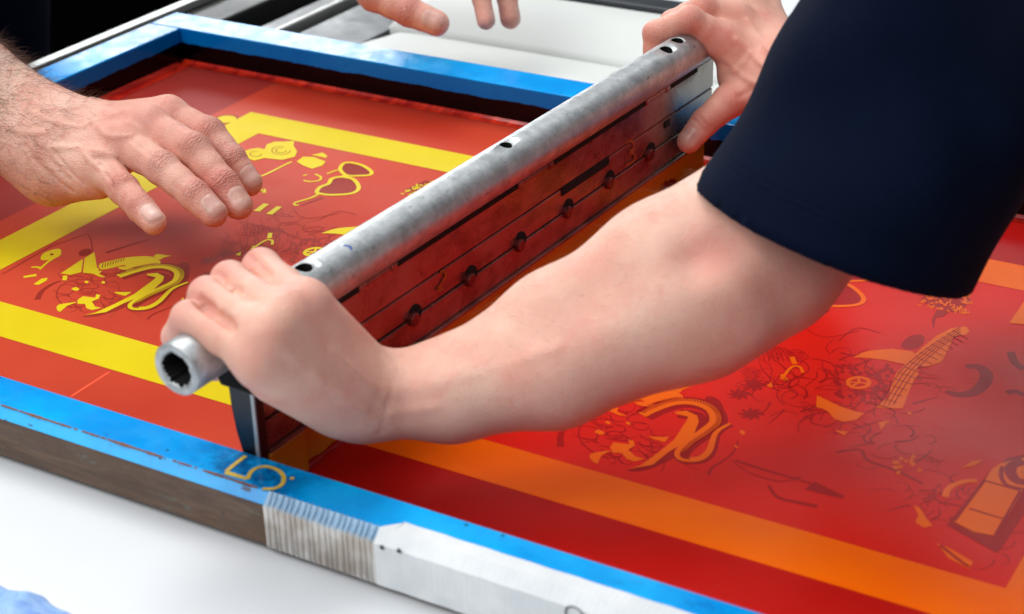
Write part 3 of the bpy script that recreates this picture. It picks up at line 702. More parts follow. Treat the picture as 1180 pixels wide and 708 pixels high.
# blue wipe, lower left
rg = MB(); nx, ny = 70, 46; c0 = at(0, 700, -.003)
edge = [at(x, y, -.003) for x, y in ((-60, 655), (-20, 664), (0, 675), (12, 681), (30, 684), (48, 687), (62, 699), (80, 707), (110, 722), (150, 735))]
edge = densify([e[:2] for e in edge], 8); m_ = len(edge)
vs = []
for i in range(m_):
    inward = at(-80, 800, -.003)[:2]-edge[i]
    for j in range(ny):
        t = j/(ny-1); p = edge[i]+inward*t
        h = .0022*math.sin(p[0]*150+p[1]*90)+.0016*math.sin(p[0]*70-p[1]*230+1)+.0004*math.sin(p[0]*500+2*math.sin(p[1]*160))
        z = -.0028+min(1, t*10)*(.006+h)
        vs.append((p[0], p[1], z))
rg.add(vs, [(i*ny+j, i*ny+j+1, (i+1)*ny+j+1, (i+1)*ny+j) for i in range(m_-1) for j in range(ny-1)])
rgo = tag(rg.build('wiping_cloth', MT['rag'], smooth=True), 'crumpled light blue cloth on the white table, lower left corner', 'cloth')
sm = rgo.modifiers.new('s', 'SOLIDIFY'); sm.thickness = .0008

# ================================================================== BODIES (signed-distance modelling)
class Field:
    def __init__(s, pts, pad, h):
        P = np.array(pts); s.lo = P.min(0)-pad; hi = P.max(0)+pad; s.h = h
        s.n = np.ceil((hi-s.lo)/h).astype(int)+1
        s.d = np.full(s.n, 1., np.float32)
        s.ax = [(s.lo[i]+np.arange(s.n[i])*h).astype(np.float32) for i in range(3)]
    def blk(s, lo, hi):
        a = np.clip(np.floor((lo-s.lo)/s.h).astype(int), 0, s.n-1); b = np.clip(np.ceil((hi-s.lo)/s.h).astype(int)+1, 1, s.n)
        if (b <= a).any(): return None
        return tuple(slice(a[i], b[i]) for i in range(3))
    def grid(s, sl): return s.ax[0][sl[0]][:, None, None], s.ax[1][sl[1]][None, :, None], s.ax[2][sl[2]][None, None, :]
def smin(a, b, k):
    if k <= 0: return np.minimum(a, b)
    h = np.clip(.5+.5*(b-a)/k, 0, 1); return b+(a-b)*h-k*h*(1-h)
def cone_d(X, Y_, Z, a, b, ra, rb, flat=None):
    ab = b-a; L2 = ab@ab+1e-12
    t = np.clip(((X-a[0])*ab[0]+(Y_-a[1])*ab[1]+(Z-a[2])*ab[2])/L2, 0, 1)
    dx, dy, dz = X-a[0]-t*ab[0], Y_-a[1]-t*ab[1], Z-a[2]-t*ab[2]
    q = dx*dx+dy*dy+dz*dz
    if flat is not None:            # squash along direction w by factor f
        w, f = flat; c = dx*w[0]+dy*w[1]+dz*w[2]; q = q+c*c*(1/f**2-1)
    return np.sqrt(q)-(ra+(rb-ra)*t)
def put(F_, prims, k_in, k_out, target=None, margin=.012, base=None):
    """union of prims (smooth k_in between them) merged into field; base: field it blends with (k_out)"""
    P = []
    for p in prims: P += [np.array(p[0])-max(p[2], p[3])*1.1, np.array(p[0])+max(p[2], p[3])*1.1, np.array(p[1])-max(p[2], p[3])*1.1, np.array(p[1])+max(p[2], p[3])*1.1]
    P = np.array(P); sl = F_.blk(P.min(0)-margin-k_out, P.max(0)+margin+k_out)
    if sl is None: return
    X, Y_, Z = F_.grid(sl); d = None
    for p in prims:
        e = cone_d(X, Y_, Z, np.array(p[0]), np.array(p[1]), p[2], p[3], p[4] if len(p) > 4 else None).astype(np.float32)
        d = e if d is None else smin(d, e, k_in)
    if base is None: F_.d[sl] = smin(F_.d[sl], d, k_out)
    else: F_.d[sl] = np.minimum(F_.d[sl], smin(base[sl], d, k_out))
def carve(F_, a, b, ra, rb, k):
    a, b = np.array(a), np.array(b); r = max(ra, rb)+k+.004
    sl = F_.blk(np.minimum(a, b)-r, np.maximum(a, b)+r)
    if sl is None: return
    X, Y_, Z = F_.grid(sl); e = -cone_d(X, Y_, Z, a, b, ra, rb); F_.d[sl] = -smin(-F_.d[sl], -e, k)
def nets(F_):
    d = F_.d; s = d < 0; n = d.shape
    c = [s[i:n[0]-1+i, j:n[1]-1+j, k:n[2]-1+k] for i in (0, 1) for j in (0, 1) for k in (0, 1)]
    allc = np.logical_and.reduce(c); anyc = np.logical_or.reduce(c); act = anyc & ~allc
    I, J, K = np.nonzero(act); idx = np.full(act.shape, -1, np.int32); idx[I, J, K] = np.arange(len(I))
    val = np.stack([d[I+i, J+j, K+k] for i in (0, 1) for j in (0, 1) for k in (0, 1)], 1)
    cor = np.array([(i, j, k) for i in (0, 1) for j in (0, 1) for k in (0, 1)], float)
    acc = np.zeros((len(I), 3)); cnt = np.zeros(len(I))
    for a in range(8):
        for b in range(a+1, 8):
            if np.abs(cor[a]-cor[b]).sum() != 1: continue
            m = (val[:, a] < 0) != (val[:, b] < 0); t = val[m, a]/(val[m, a]-val[m, b])
            acc[m] += cor[a]+(cor[b]-cor[a])*t[:, None]; cnt[m] += 1
    V = F_.lo+(np.stack([I, J, K], 1)+acc/cnt[:, None])*F_.h
    quads = []
    for ax in range(3):
        u, w = [(1, 2), (2, 0), (0, 1)][ax]
        a = [slice(None)]*3; b = [slice(None)]*3; a[ax] = slice(0, -1); b[ax] = slice(1, None)
        ch = s[tuple(a)] != s[tuple(b)]
        E = np.argwhere(ch); E = E[(E[:, u] > 0) & (E[:, w] > 0) & (E[:, u] < n[u]-1) & (E[:, w] < n[w]-1)]
        fl_ = s[E[:, 0], E[:, 1], E[:, 2]]
        def cell(du, dw):
            q = E.copy(); q[:, u] -= du; q[:, w] -= dw; return idx[q[:, 0], q[:, 1], q[:, 2]]
        Q = np.stack([cell(1, 1), cell(0, 1), cell(0, 0), cell(1, 0)], 1)
        Q[~fl_] = Q[~fl_][:, ::-1]; quads.append(Q)
    return V, np.concatenate(quads)
def vnormals(V, Q):
    a = V[Q[:, 2]]-V[Q[:, 0]]; b = V[Q[:, 3]]-V[Q[:, 1]]; fn = np.cross(a, b); N = np.zeros_like(V)
    for k in range(4): np.add.at(N, Q[:, k], fn)
    return N/(np.linalg.norm(N, axis=1)[:, None]+1e-12)
def relax(V, Q, it=2, f=.5):
    E = np.concatenate([Q[:, [0, 1]], Q[:, [1, 2]], Q[:, [2, 3]], Q[:, [3, 0]]]); E = np.concatenate([E, E[:, ::-1]])
    cnt = np.bincount(E[:, 0], minlength=len(V))[:, None]
    for k in range(it*2):
        A = np.stack([np.bincount(E[:, 0], weights=V[E[:, 1], c], minlength=len(V)) for c in range(3)], 1)/np.maximum(cnt, 1)
        V = V+(A-V)*(f if k % 2 == 0 else -f*1.04)
    return V
def build_np(name, parts, mats, parent, label=None):
    """parts: list of (V,Q,attrs,matidx) joined into one mesh"""
    V = np.concatenate([p[0] for p in parts]); off = 0; Qs = []; mi = []
    for p in parts: Qs.append(p[1]+off); off += len(p[0]); mi += [p[3]]*len(p[1])
    Q = np.concatenate(Qs)
    me = bpy.data.meshes.new(name); me.vertices.add(len(V)); me.vertices.foreach_set('co', V.astype(np.float32).ravel())
    me.loops.add(Q.size); me.loops.foreach_set('vertex_index', Q.astype(np.int32).ravel())
    me.polygons.add(len(Q)); me.polygons.foreach_set('loop_start', np.arange(0, Q.size, 4, dtype=np.int32)); me.polygons.foreach_set('loop_total', np.full(len(Q), 4, np.int32))
    me.update(calc_edges=True); me.validate()
    me.polygons.foreach_set('use_smooth', np.ones(len(me.polygons), bool))
    for m in mats: me.materials.append(m)
    if len(me.polygons) == len(mi): me.polygons.foreach_set('material_index', np.array(mi, np.int32))
    for k in ('wr', 'wu', 'nail', 'red'):
        at_ = me.attributes.new(k, 'FLOAT', 'POINT'); at_.data.foreach_set('value', np.concatenate([p[2].get(k, np.zeros(len(p[0]))) for p in parts]).astype(np.float32))
    o = bpy.data.objects.new(name, me); COL.objects.link(o)
    if parent: o.parent = parent; o.matrix_parent_inverse = Matrix.Translation(parent.location).inverted()
    return o
def nz(v): return v/(np.linalg.norm(v)+1e-12)
def finger_prims(ch):
    """ch: list of (P, r) ; phalanges as cones with bulges at the joints"""
    pr = []
    for (a, ra), (b, rb) in zip(ch[:-1], ch[1:]):
        m = (np.array(a)+np.array(b))/2; rm_ = (ra+rb)/2*.93
        pr += [(a, m, ra, rm_), (m, b, rm_, rb)]
    return pr
def finger_attrs(V, N, ch, up, att, nail=True, wstr=1., flexed=False):
    P = [np.array(c[0]) for c in ch]; r = [c[1] for c in ch]
    # wrinkles at inner joints
    for j in range(1, len(P)-1):
        a = nz(P[j+1]-P[j-1]); w = nz(up-(up@a)*a)
        q = V-P[j]; u = q@a; h = q@w; s_ = q-np.outer(u, a); rad = np.linalg.norm(s_, axis=1)
        m = np.exp(-(u/(r[j]*.55))**2)*np.clip(h/r[j]*1.6-.2, 0, 1)*(rad < r[j]*1.6)*np.clip(N@w*1.3, 0, 1)*wstr*(1 if j == 1 else .8)
        sel = m > att['wr']; att['wr'][sel] = m[sel]; att['wu'][sel] = (u[sel]*1500)
        rr = np.exp(-((u)/(r[j]*1.1))**2)*(rad < r[j]*1.7)*np.clip(N@w+.3, 0, 1)*.7
        att['red'] = np.maximum(att['red'], rr)
    disp = np.zeros(len(V))
    a = nz(P[-1]-P[-2]); w = nz(up-(up@a)*a); v_ = np.cross(w, a)
    q = V-P[-1]; u = q@a; s_ = q@v_; h = q@w; R0 = r[-1]
    tipred = np.exp(-((u)/(R0*1.2))**2)*((np.abs(s_) < R0*1.5) & (np.abs(h) < R0*1.6))*.35
    att['red'] = np.maximum(att['red'], tipred)
    if nail:
        uc = -.15*R0; ul = R0*.88; vl = R0*.76
        e = 1-np.abs((u-uc)/ul)**3.2-np.abs(s_/vl)**3.2
        ok = (h > 0) & (h < 1.5*R0) & (np.abs(u) < 2.5*R0)
        m = np.clip(e*9, 0, 1)*ok; att['nail'] = np.maximum(att['nail'], m)
        rim = np.exp(-(e/.28)**2)*ok
        disp = disp-rim*.00035+m*.00022
        att['red'] = att['red']*(1-m)
    return disp
def make_limb(pts_for_box, h, palm, fingers, ups, k_palm=.010, k_f=.006, tendons=(), veins=(), carves=(), nails=None, pad_=.03, redspots=(), noise_amp=.0, k_ff=0, wstr=1., dents=(), vlines=()):
    Fd = Field(pts_for_box, pad_, h)
    for g in palm:                     # g: (list of prims, k_in)
        put(Fd, g[0], g[1], g[2] if len(g) > 2 else k_palm)
    for t in tendons: put(Fd, [t], 0, .006)
    for c in veins:
        for a, b in zip(c[:-1], c[1:]): put(Fd, [(a[0], b[0], a[1], b[1])], 0, .0035)
    base = Fd.d.copy()
    for f in fingers: put(Fd, finger_prims(f), .003, k_f, base=base)
    for c in carves: carve(Fd, *c)
    V, Q = nets(Fd); V = relax(V, Q, 2)
    N = vnormals(V, Q)
    snapped = []
    for pts_, wd_, amp in vlines:
        L_ = densify([[p[0], p[1]] for p in pts_], 4)
        d_ = V-CP; q_ = d_@RC; sx_ = 590+F*q_[:, 0]/-q_[:, 2]; sy_ = 354-F*q_[:, 1]/-q_[:, 2]
        front = (N*(-d_)).sum(1) > 0
        P_ = []
        for p in L_:
            e = (sx_-p[0])**2+(sy_-p[1])**2; e[~front] = 1e9; P_.append(V[int(np.argmin(e))])
        snapped += [(a, b, wd_, amp) for a, b in zip(P_[:-1], P_[1:])]
    att = {k: np.zeros(len(V)) for k in ('wr', 'wu', 'nail', 'red')}
    dsp = np.zeros(len(V))
    for i, f in enumerate(fingers):
        dsp += finger_attrs(V, N, f, ups[i], att, True if nails is None else nails[i], wstr)
    for c, rad, a in redspots:
        att['red'] = np.maximum(att['red'], a*np.exp(-((V-np.array(c))**2).sum(1)/rad**2))
    if snapped:
        acc_ = {}
        for a, b, wd_, amp in snapped:
            ab = b-a; t_ = np.clip((V-a)@ab/(ab@ab+1e-12), 0, 1); dd = ((V-a-t_[:, None]*ab)**2).sum(1)
            key = (wd_, amp); g_ = np.exp(-dd/wd_**2); acc_[key] = np.maximum(acc_.get(key, 0), g_)
        for (wd_, amp), g_ in acc_.items(): dsp = dsp+amp*g_
    for a, b, wd_, amp in dents:
        a = np.array(a); b = np.array(b); ab = b-a; t_ = np.clip((V-a)@ab/(ab@ab+1e-12), 0, 1); dd = ((V-a-t_[:, None]*ab)**2).sum(1)
        dsp += amp*np.exp(-dd/wd_**2)
    V = V+N*dsp[:, None]
    return V, Q, att, N

def P3(t): return pd(*t)
def ch(*pts): return [(P3(p[:3]), p[3]) for p in pts]
VIEW = lambda x, y: -nz(ray(x, y))      # towards the camera

# ---------------- person with the near right-hand side arms (short navy sleeves)
pA = thing('person', 'person in navy t-shirt gripping both ends of the squeegee tube with bare forearms', 'person', tuple(pd(1200, 100, .95)))
def tubp(v, th, r): th = math.radians(th); return sq(TU+r*math.cos(th), v, TZ+r*math.sin(th))
# left hand, near end of the tube: (v along tube, knuckle angle, offset)
hand = []
spec = [  # pinky, ring, middle, index : MCP(px,py,d), r, then PIP/DIP/TIP around the tube
    ((296, 411, .826), .0102, (-.0600, 118, .0182), (-.0585, 172, .0190), (-.057, 235, .0205), .0080),
    ((308, 387, .826), .0106, (-.0430, 118, .0230), (-.0440, 178, .0222), (-.043, 240, .0220), .0088),
    ((328, 366, .835), .0108, (-.0270, 114, .0238), (-.0265, 174, .0225), (-.027, 236, .0225), .0092),
    ((352, 351, .850), .0106, (-.0070, 106, .0224), (-.0080, 172, .0225), (-.009, 232, .0220), .0090)]
for mcp, rm_, pip, dip, tip, r in spec:
    hand.append([(P3(mcp), rm_), (tubp(*pip), r*1.04), (tubp(*dip), r*.93), (tubp(*tip), r*.88)])
W = P3((413, 452, .885)); ulna = P3((423, 466, .892)); rad_ = P3((434, 443, .905))
up = VIEW(350, 380)
palm = [([(W, hand[0][0][0]*.9+W*.1, .0170, .0130), (W+0, hand[0][0][0], .0150, .0112)], .006),
        ([(ulna, hand[1][0][0], .0160, .0120), (W, hand[2][0][0], .0165, .0122), (rad_, hand[3][0][0], .0150, .0118)], .010, .010)]
low = -up*.010+np.array([0, 0, -.004])
palm += [([(W+low, hand[0][0][0]+low, .0135, .0115), (W+low, hand[1][0][0]+low, .0135, .0115), (W+low, hand[2][0][0]+low, .0135, .0115), (rad_+low, hand[3][0][0]+low, .0130, .011)], .010, .008),
         ([(P3((385, 464, .885)), P3((318, 434, .852)), .0160, .0120)], .01, .010),          # hypothenar
         ([(P3((412, 432, .915)), P3((366, 371, .885)), .0130, .0120)], .01, .008)]          # thumb side
thumb = [(P3((392, 420, .92)), .0120), (P3((366, 385, .915)), .0110), (tubp(.010, -75, .0235), .0100), (tubp(.012, -120, .0240), .0090)]
E1 = P3((600, 404, .895)); E2 = P3((768, 341, .895)); E3 = P3((884, 268, .905)); E4 = P3((1010, 150, .90))
fx = P3((520, 440, .893))
arm = [([(ulna, P3((520, 456, .895)), .0178, .0222), (P3((520, 456, .895)), P3((640, 430, .893)), .0225, .0270), (P3((640, 430, .893)), P3((800, 358, .895)), .0270, .0330)], .01, .010),
       ([(rad_, P3((520, 436, .905)), .0148, .0192), (P3((520, 436, .905)), P3((640, 374, .905)), .0192, .0262), (P3((640, 374, .905)), P3((765, 314, .905)), .0262, .0345), (P3((765, 312, .905)), P3((860, 258, .91)), .0350, .0360)], .012, .010),
       ([(P3((800, 348, .90)), P3((885, 300, .905)), 0.0340, .0345), (P3((885, 300, .905)), E4, .0370, .0430)], .01, .022),
       ([(P3((850, 318, .900)), P3((880, 300, .900)), .036, .036)], .01, .012)]
boxp = [h_[0] for f in hand for h_ in f]+[W, E2, P3((960, 215, .90))]
tend = [(W+up*.003, f[0][0]+up*.003, .0100, .0100) for f in hand]
rsp = [(P3((296, 405, .812)), .012, .6), (P3((236, 352, .85)), .009, .6), (P3((345, 335, .83)), .014, .35), (P3((818, 288, .865)), .020, .9), (P3((858, 392, .875)), .022, .6), (P3((870, 340, .865)), .03, .4), (P3((480, 470, .87)), .02, .4), (P3((395, 440, .86)), .015, .35)]
def surfpt(p, r): return np.array(p)+nz(CP-np.array(p))*r
dA = []
for i in range(3):
    m0 = (hand[i][0][0]+hand[i+1][0][0])/2; m1 = (hand[i][1][0]+hand[i+1][1][0])/2
    dA += [(surfpt(m0, .009), surfpt(m1, .008), .0030, -.0034), (surfpt(m0*.6+W*.4, .012), surfpt(m0, .010), .006, -.0010)]
for i in range(4): dA += [(surfpt(hand[i][0][0], .0115), surfpt(hand[i][0][0], .0115), 0.0100, .0006), (surfpt(hand[i][1][0], .009), surfpt(hand[i][1][0], .009), .005, .0008)]
dA += [(P3((440, 455, .87)), P3((400, 425, .865)), .004, .0010), (P3((372, 440, .845)), P3((330, 405, .82)), .0030, .0009), (P3((405, 410, .87)), P3((350, 372, .835)), .0028, .0010),
       (P3((434, 500, .885)), P3((446, 420, .885)), .0030, -.0010), (P3((446, 500, .885)), P3((458, 418, .885)), .0028, -.0008),
       (P3((640, 462, .868)), P3((845, 398, .868)), .020, -.0012), (P3((850, 330, .866)), P3((895, 255, .868)), .012, .0028), (P3((868, 395, .872)), P3((868, 395, .872)), .016, .0040),
       (P3((815, 330, .862)), P3((700, 380, .866)), .016, .0022), (P3((825, 285, .862)), P3((800, 300, .862)), .012, -.0035), (P3((905, 330, .875)), P3((930, 280, .875)), .012, -.0025),
       (P3((640, 400, .865)), P3((500, 440, .868)), .004, .0010), (P3((720, 330, .862)), P3((600, 375, .865)), .0035, .0009)]
A1 = make_limb(boxp, .0013, palm+arm, hand+[thumb], [up]*4+[up], carves=[(P3((800, 298, .845)), P3((842, 272, .848)), .011, .009, .014)], tendons=tend, nails=[False]*5, pad_=.052, vlines=[([(430, 448), (408, 428), (384, 406)], .0030, .0009), ([(420, 470), (392, 452), (364, 432)], .0030, .0009), ([(560, 420), (500, 440), (455, 446)], .0055, .0006), ([(500, 470), (450, 476)], .0030, .0008),
    ([(438, 500), (446, 470), (452, 440)], .0022, -.0005), ([(232, 346), (246, 358), (258, 368), (270, 380)], .0024, -.0022), ([(250, 316), (262, 325), (276, 336)], .0024, -.0014), ([(286, 294), (298, 306), (310, 318)], .0024, -.0014)], redspots=rsp, wstr=.45, dents=dA)
def orient(V): return V
# right hand, far end
upR = VIEW(840, 60)
h2 = []
mk = lambda x, y, d: P3((x, y, d))
specR = [((833, 47, 1.235), .0115, (.447, 84, .0235), (.440, 150, .0240), (.438, 205, .0225), .0093),   # index
         ((846, 24, 1.250), .0118, (.470, 88, .0250), (.466, 150, .0240), (.464, 205, .0225), .0096),
         ((862, 8, 1.268), .0115, (.491, 90, .0245), (.488, 150, .0235), (.486, 205, .0225), .0092),
         ((878, 0, 1.285), .0108, (.508, 92, .0225), (.505, 155, .0225), (.503, 205, .0215), .0084)]
for mcp, rm_, pip, dip, tip, r in specR: h2.append([(P3(mcp), rm_), (tubp(*pip), r*1.02), (tubp(*dip), r*.93), (tubp(*tip), r*.86)])
WR = P3((905, 88, 1.245)); WR1 = P3((900, 68, 1.255)); WR2 = P3((893, 100, 1.238))
thR = [(P3((872, 104, 1.238)), .0135), (P3((840, 117, 1.232)), .0118), (P3((812, 141, 1.228)), .0096), (P3((794, 163, 1.228)), .0085)]
lowR = -upR*.008
palmR = [([(WR2, h2[0][0][0], .0150, .0118), (WR, h2[1][0][0], .0155, .0120), (WR1, h2[2][0][0], .0150, .0115), (WR1, h2[3][0][0], .0140, .0108)], .012, .01),
         ([(WR2+lowR, h2[0][0][0]+lowR, .015, .0115), (WR+lowR, h2[1][0][0]+lowR, .015, .0115), (WR1+lowR, h2[2][0][0]+lowR, .015, .011)], .012, .01),
         ([(P3((880, 100, 1.24)), P3((845, 92, 1.245)), .0160, .0105)], .01, .014)]
armR = [([(WR1, P3((975, 82, 1.14)), .0185, .027), (P3((975, 82, 1.14)), P3((1060, 60, 1.01)), .027, .036)], .01, .02),
        ([(WR2, P3((975, 108, 1.13)), .0175, .026), (P3((975, 108, 1.13)), P3((1060, 85, 1.01)), .026, .034)], .01, .02)]
tendR = [(WR+upR*.004, f[0][0]+upR*.002, .011, .0108) for f in h2]
A2 = make_limb([h_[0] for f in h2+[thR] for h_ in f]+[P3((965, 85, 1.15))], .0013, palmR+armR, h2+[thR], [upR]*4+[nz(VIEW(800, 150)+np.array([.1, 0, .25]))], tendons=tendR, pad_=.03, vlines=[([(884, 78), (866, 62), (850, 46)], .0026, .0013), ([(892, 66), (876, 44), (862, 24)], .0024, .0011), ([(880, 98), (858, 90), (838, 70)], .0026, .0010), ([(866, 62), (856, 72), (846, 84)], .0022, .0008), ([(852, 112), (868, 104), (884, 108)], .0022, -.0009), ([(800, 138), (808, 146), (816, 152)], .0014, -.0008), ([(804, 134), (812, 142), (820, 147)], .0014, -.0008)],  nails=[False]*4+[True],
               redspots=[(P3((832, 40, 1.22)), .014, .8), (P3((845, 22, 1.24)), .012, .5), (P3((812, 141, 1.22)), .010, .6), (P3((870, 70, 1.23)), .02, .2)], wstr=.6)
# shoulders and chest (inside the shirt)
SM = P3((1122, 10, .88)); SHL = P3((1205, -130, .87)); SHR = P3((1300, -260, .94)); CH = np.array([.24, .62, .40]); BL = np.array([.36, .60, .05])
Fd = Field([E4, SHL, SHR, CH, P3((1060, 60, 1.01)), BL], .16, .006)
put(Fd, [(P3((940, 225, .90)), SM, .034, .045), (SM, SHL, .045, .05)], 0.01, .02); put(Fd, [(P3((1045, 66, 1.02)), SHR, .032, .055)], 0, .02)
put(Fd, [(SHL, SHR, .06, .06), (SHL*.5+SHR*.5, CH, .08, .12), (CH, BL, .12, .12)], .05, .05)
V, Q = nets(Fd); A3 = (V, Q, {}, 0)
bodyA = build_np('body', [(A1[0], A1[1], A1[2], 0), (A2[0], A2[1], A2[2], 1), A3], [SKA, SKA2], pA)
# shirt
HEM = P3((962, 272, .895)); hemdir = nz(P3((1085, -18, .875))-HEM)
Fs = Field([HEM, SHL, SHR, CH, BL, P3((1060, 60, 1.01))], .19, .004)
wv = nz(P3((1124, 340, .895))-P3((800, 203, .895)))
put(Fs, [(HEM-(SM-HEM)*.25, SM, .0765, .0640), (SM, SHL, .064, .080)], .02, .03); put(Fs, [(P3((1100, 10, 1.00)), SHR, .050, .075)], 0, .03)
put(Fs, [(SHL, SHR, .09, .085), (SHL*.5+SHR*.5, CH, .12, .16), (CH, BL, .16, .15), (SHL, CH, .08, .13)], .05, .04)
X, Y_, Z = Fs.grid((slice(None),)*3)
# folds
ph = (X*hemdir[0]+Y_*hemdir[1]+Z*hemdir[2]); cr_ = (X*wv[0]+Y_*wv[1]+Z*wv[2])
hd = np.clip((ph-HEM@hemdir)/.09, .12, 1); Fs.d += (hd*(.0042*np.sin(cr_*55+np.sin(ph*22)*1.6)+.0034*np.sin(ph*38-cr_*40+1.)+.002*np.sin(ph*75+cr_*60+2*np.sin(cr_*30)))).astype(np.float32)
# open hem: cut by the hem plane and hollow the sleeve
hcut = nz(hemdir*.99+VIEW(962, 272)*.15)
pl_ = -((X-HEM[0])*hcut[0]+(Y_-HEM[1])*hcut[1]+(Z-HEM[2])*hcut[2])
near = ((X-HEM[0])**2+(Y_-HEM[1])**2+(Z-HEM[2])**2) < .15**2
Fs.d = np.where(near, np.maximum(Fs.d, pl_), Fs.d).astype(np.float32)
inn = cone_d(X, Y_, Z, HEM-(SM-HEM)*.4, HEM+(SM-HEM)*.55, .0720, .048); Fs.d = np.maximum(Fs.d, -inn).astype(np.float32)
V, Q = nets(Fs); V = relax(V, Q, 6); hd_ = (V-HEM)@hcut; kk_ = (np.abs(hd_) < .0042) & (((V-HEM)**2).sum(1) < .13**2); V[kk_] -= np.outer(hd_[kk_]*.92, hcut)
shirtA = build_np('shirt', [(V, Q, {'wu': (V-HEM)@hcut}, 0)], [MT['cloth']], pA)

# ---------------- person at the left: weathered hands
pB = thing('person', 'person in dark navy clothing holding both bare hands out over the screen', 'person', tuple(pd(-260, 60, 1.45)))
upB = nz(VIEW(170, 180)*.55+np.array([.12, .05, .9]))
fB = [ch((116, 192, 1.165, .0122), (143, 219, 1.143, .0100), (163, 241, 1.128, .0090), (177, 256, 1.120, .0083)),       # pinky
      ch((143, 166, 1.168, .0130), (187, 194, 1.145, .0112), (224, 225, 1.135, .0100), (246, 246, 1.132, .0091)),       # ring
      ch((170, 146, 1.178, .0134), (223, 173, 1.158, .0115), (257, 212, 1.150, .0102), (275, 237, 1.148, .0094)),       # middle
      ch((194, 135, 1.195, .0128), (241, 154, 1.185, .0110), (267, 184, 1.182, .0098), (287, 211, 1.182, .0091))]       # index
Wa, Wb, Wc = P3((54, 182, 1.195)), P3((64, 160, 1.195)), P3((82, 152, 1.205))
thB = [(P3((105, 135, 1.23)), .0140), (P3((150, 140, 1.232)), .0120), (P3((190, 158, 1.228)), .0105), (P3((212, 172, 1.225)), .0090)]
lowB = -upB*.011
Ws = [Wa, Wa*.5+Wb*.5, Wb, Wc]
palmB = [([(Ws[i], fB[i][0][0], .0165, .0120) for i in range(4)], .010, .012),
         ([(Ws[i]+lowB, fB[i][0][0]+lowB*.9, .016, .0118) for i in range(4)], .012, .012),
         ([(P3((62, 198, 1.190))+lowB*.5, P3((108, 204, 1.172)), .0185, .0125)], .01, .012),      # hypothenar edge
         ([(Wc+lowB, thB[1][0], .0165, .0135)], .01, .012)]
F1, F2 = P3((-30, 146, 1.215)), P3((-30, 84, 1.225)); G1, G2 = P3((-190, 70, 1.26)), P3((-190, -20, 1.27)); 
armB = [([(Wa, F1, .0185, .0240), (F1, G1, .0240, .033)], .01, .025), ([(Wb, P3((-30, 114, 1.215)), .0185, .0250), (P3((-30, 114, 1.215)), P3((-190, 30, 1.26)), .0250, .036)], .01, .025), ([(Wc, F2, .0165, .0235), (F2, G2, .0235, .033)], .01, .025)]
# webs between fingers
webs = [([(fB[i][0][0]*.72+fB[i][1][0]*.28-upB*.003, fB[i+1][0][0]*.72+fB[i+1][1][0]*.28-upB*.003, .0068, .0068)], 0, .006) for i in range(1, 3)]
tendB = [(Ws[i]+upB*.004, fB[i][0][0]+upB*.0018, .0125, .0122) for i in range(4)]
def vein(pts, r=.0016, lift=.0):
    out = []
    for x, y, d in pts: out.append((P3((x, y, d)), r))
    return out
boxB = [h_[0] for f in fB+[thB] for h_ in f]+[Wa, Wb, Wc, P3((-60, 60, 1.22)), P3((-60, 190, 1.22))]
def sB(p, r): return np.array(p)+upB*r
dB = []
for i in range(3):
    m0 = (fB[i][0][0]+fB[i+1][0][0])/2; w0 = (Ws[i]+Ws[i+1])/2
    dB += [(sB(m0*.75+w0*.25, .012), sB(m0, .010), .0045, -.0016)]
for i in range(4):
    dB += [(sB(fB[i][0][0], .012), sB(fB[i][0][0], .012), .0085, .0016), (sB(fB[i][1][0], .010), sB(fB[i][1][0], .010), .0050, .0008), (sB(fB[i][2][0], .009), sB(fB[i][2][0], .009), .0035, .0005)]
def pb(x, y, d=1.165): return P3((x, y, d))
for pts in ([(60, 142), (85, 148), (112, 142), (140, 132)], [(112, 142), (124, 158), (150, 158)], [(70, 168), (96, 172), (120, 176), (140, 178)], [(30, 128), (48, 140), (60, 142)], [(96, 172), (108, 186), (130, 192)]):
    for a, b in zip(pts[:-1], pts[1:]): dB.append((pb(*a), pb(*b), .0035*5, .0) if False else (pb(*a), pb(*b), .0030, .0))
for k, (x0, y0, x1, y1) in enumerate(((70, 196, 96, 214), (80, 190, 104, 206), (60, 188, 82, 214), (108, 206, 122, 214), (42, 176, 62, 206))): dB.append((P3((x0, y0, 1.172)), P3((x1, y1, 1.168)), .0022, -.0010))
knk = [(f[0][0]+upB*.003, .014, .45) for f in fB]
B1 = make_limb(boxB, .00095, palmB+webs+armB, fB+[thB], [upB]*4+[upB], tendons=tendB, nails=[True]*4+[False], pad_=.024, vlines=[([(40, 130), (62, 140), (88, 146), (112, 140), (142, 128)], .0024, .0011), ([(108, 141), (124, 156), (150, 158)], .0022, .0010), ([(60, 170), (92, 170), (116, 176), (132, 180)], .0023, .0011),
                   ([(92, 170), (104, 186), (122, 198)], .0020, .0008), ([(20, 100), (44, 118), (66, 126), (96, 122)], .0024, .0010), ([(0, 140), (26, 152), (54, 152)], .0026, .0009),
                   ([(38, 182), (52, 196), (66, 208), (84, 222)], .0016, -.0009), ([(50, 172), (64, 190), (80, 206)], .0016, -.0008), ([(64, 176), (78, 194), (96, 212)], .0015, -.0008), ([(30, 168), (42, 186), (56, 204)], .0016, -.0007),
                   ([(116, 190), (126, 206), (130, 216)], .0014, -.0007), ([(150, 160), (170, 176), (182, 184)], .0016, -.0005), ([(108, 182), (124, 186), (138, 200), (148, 210)], .0018, -.0009)],
               dents=dB, redspots=knk+[(f[1][0]+upB*.008, .010, .6) for f in fB], k_f=.005)
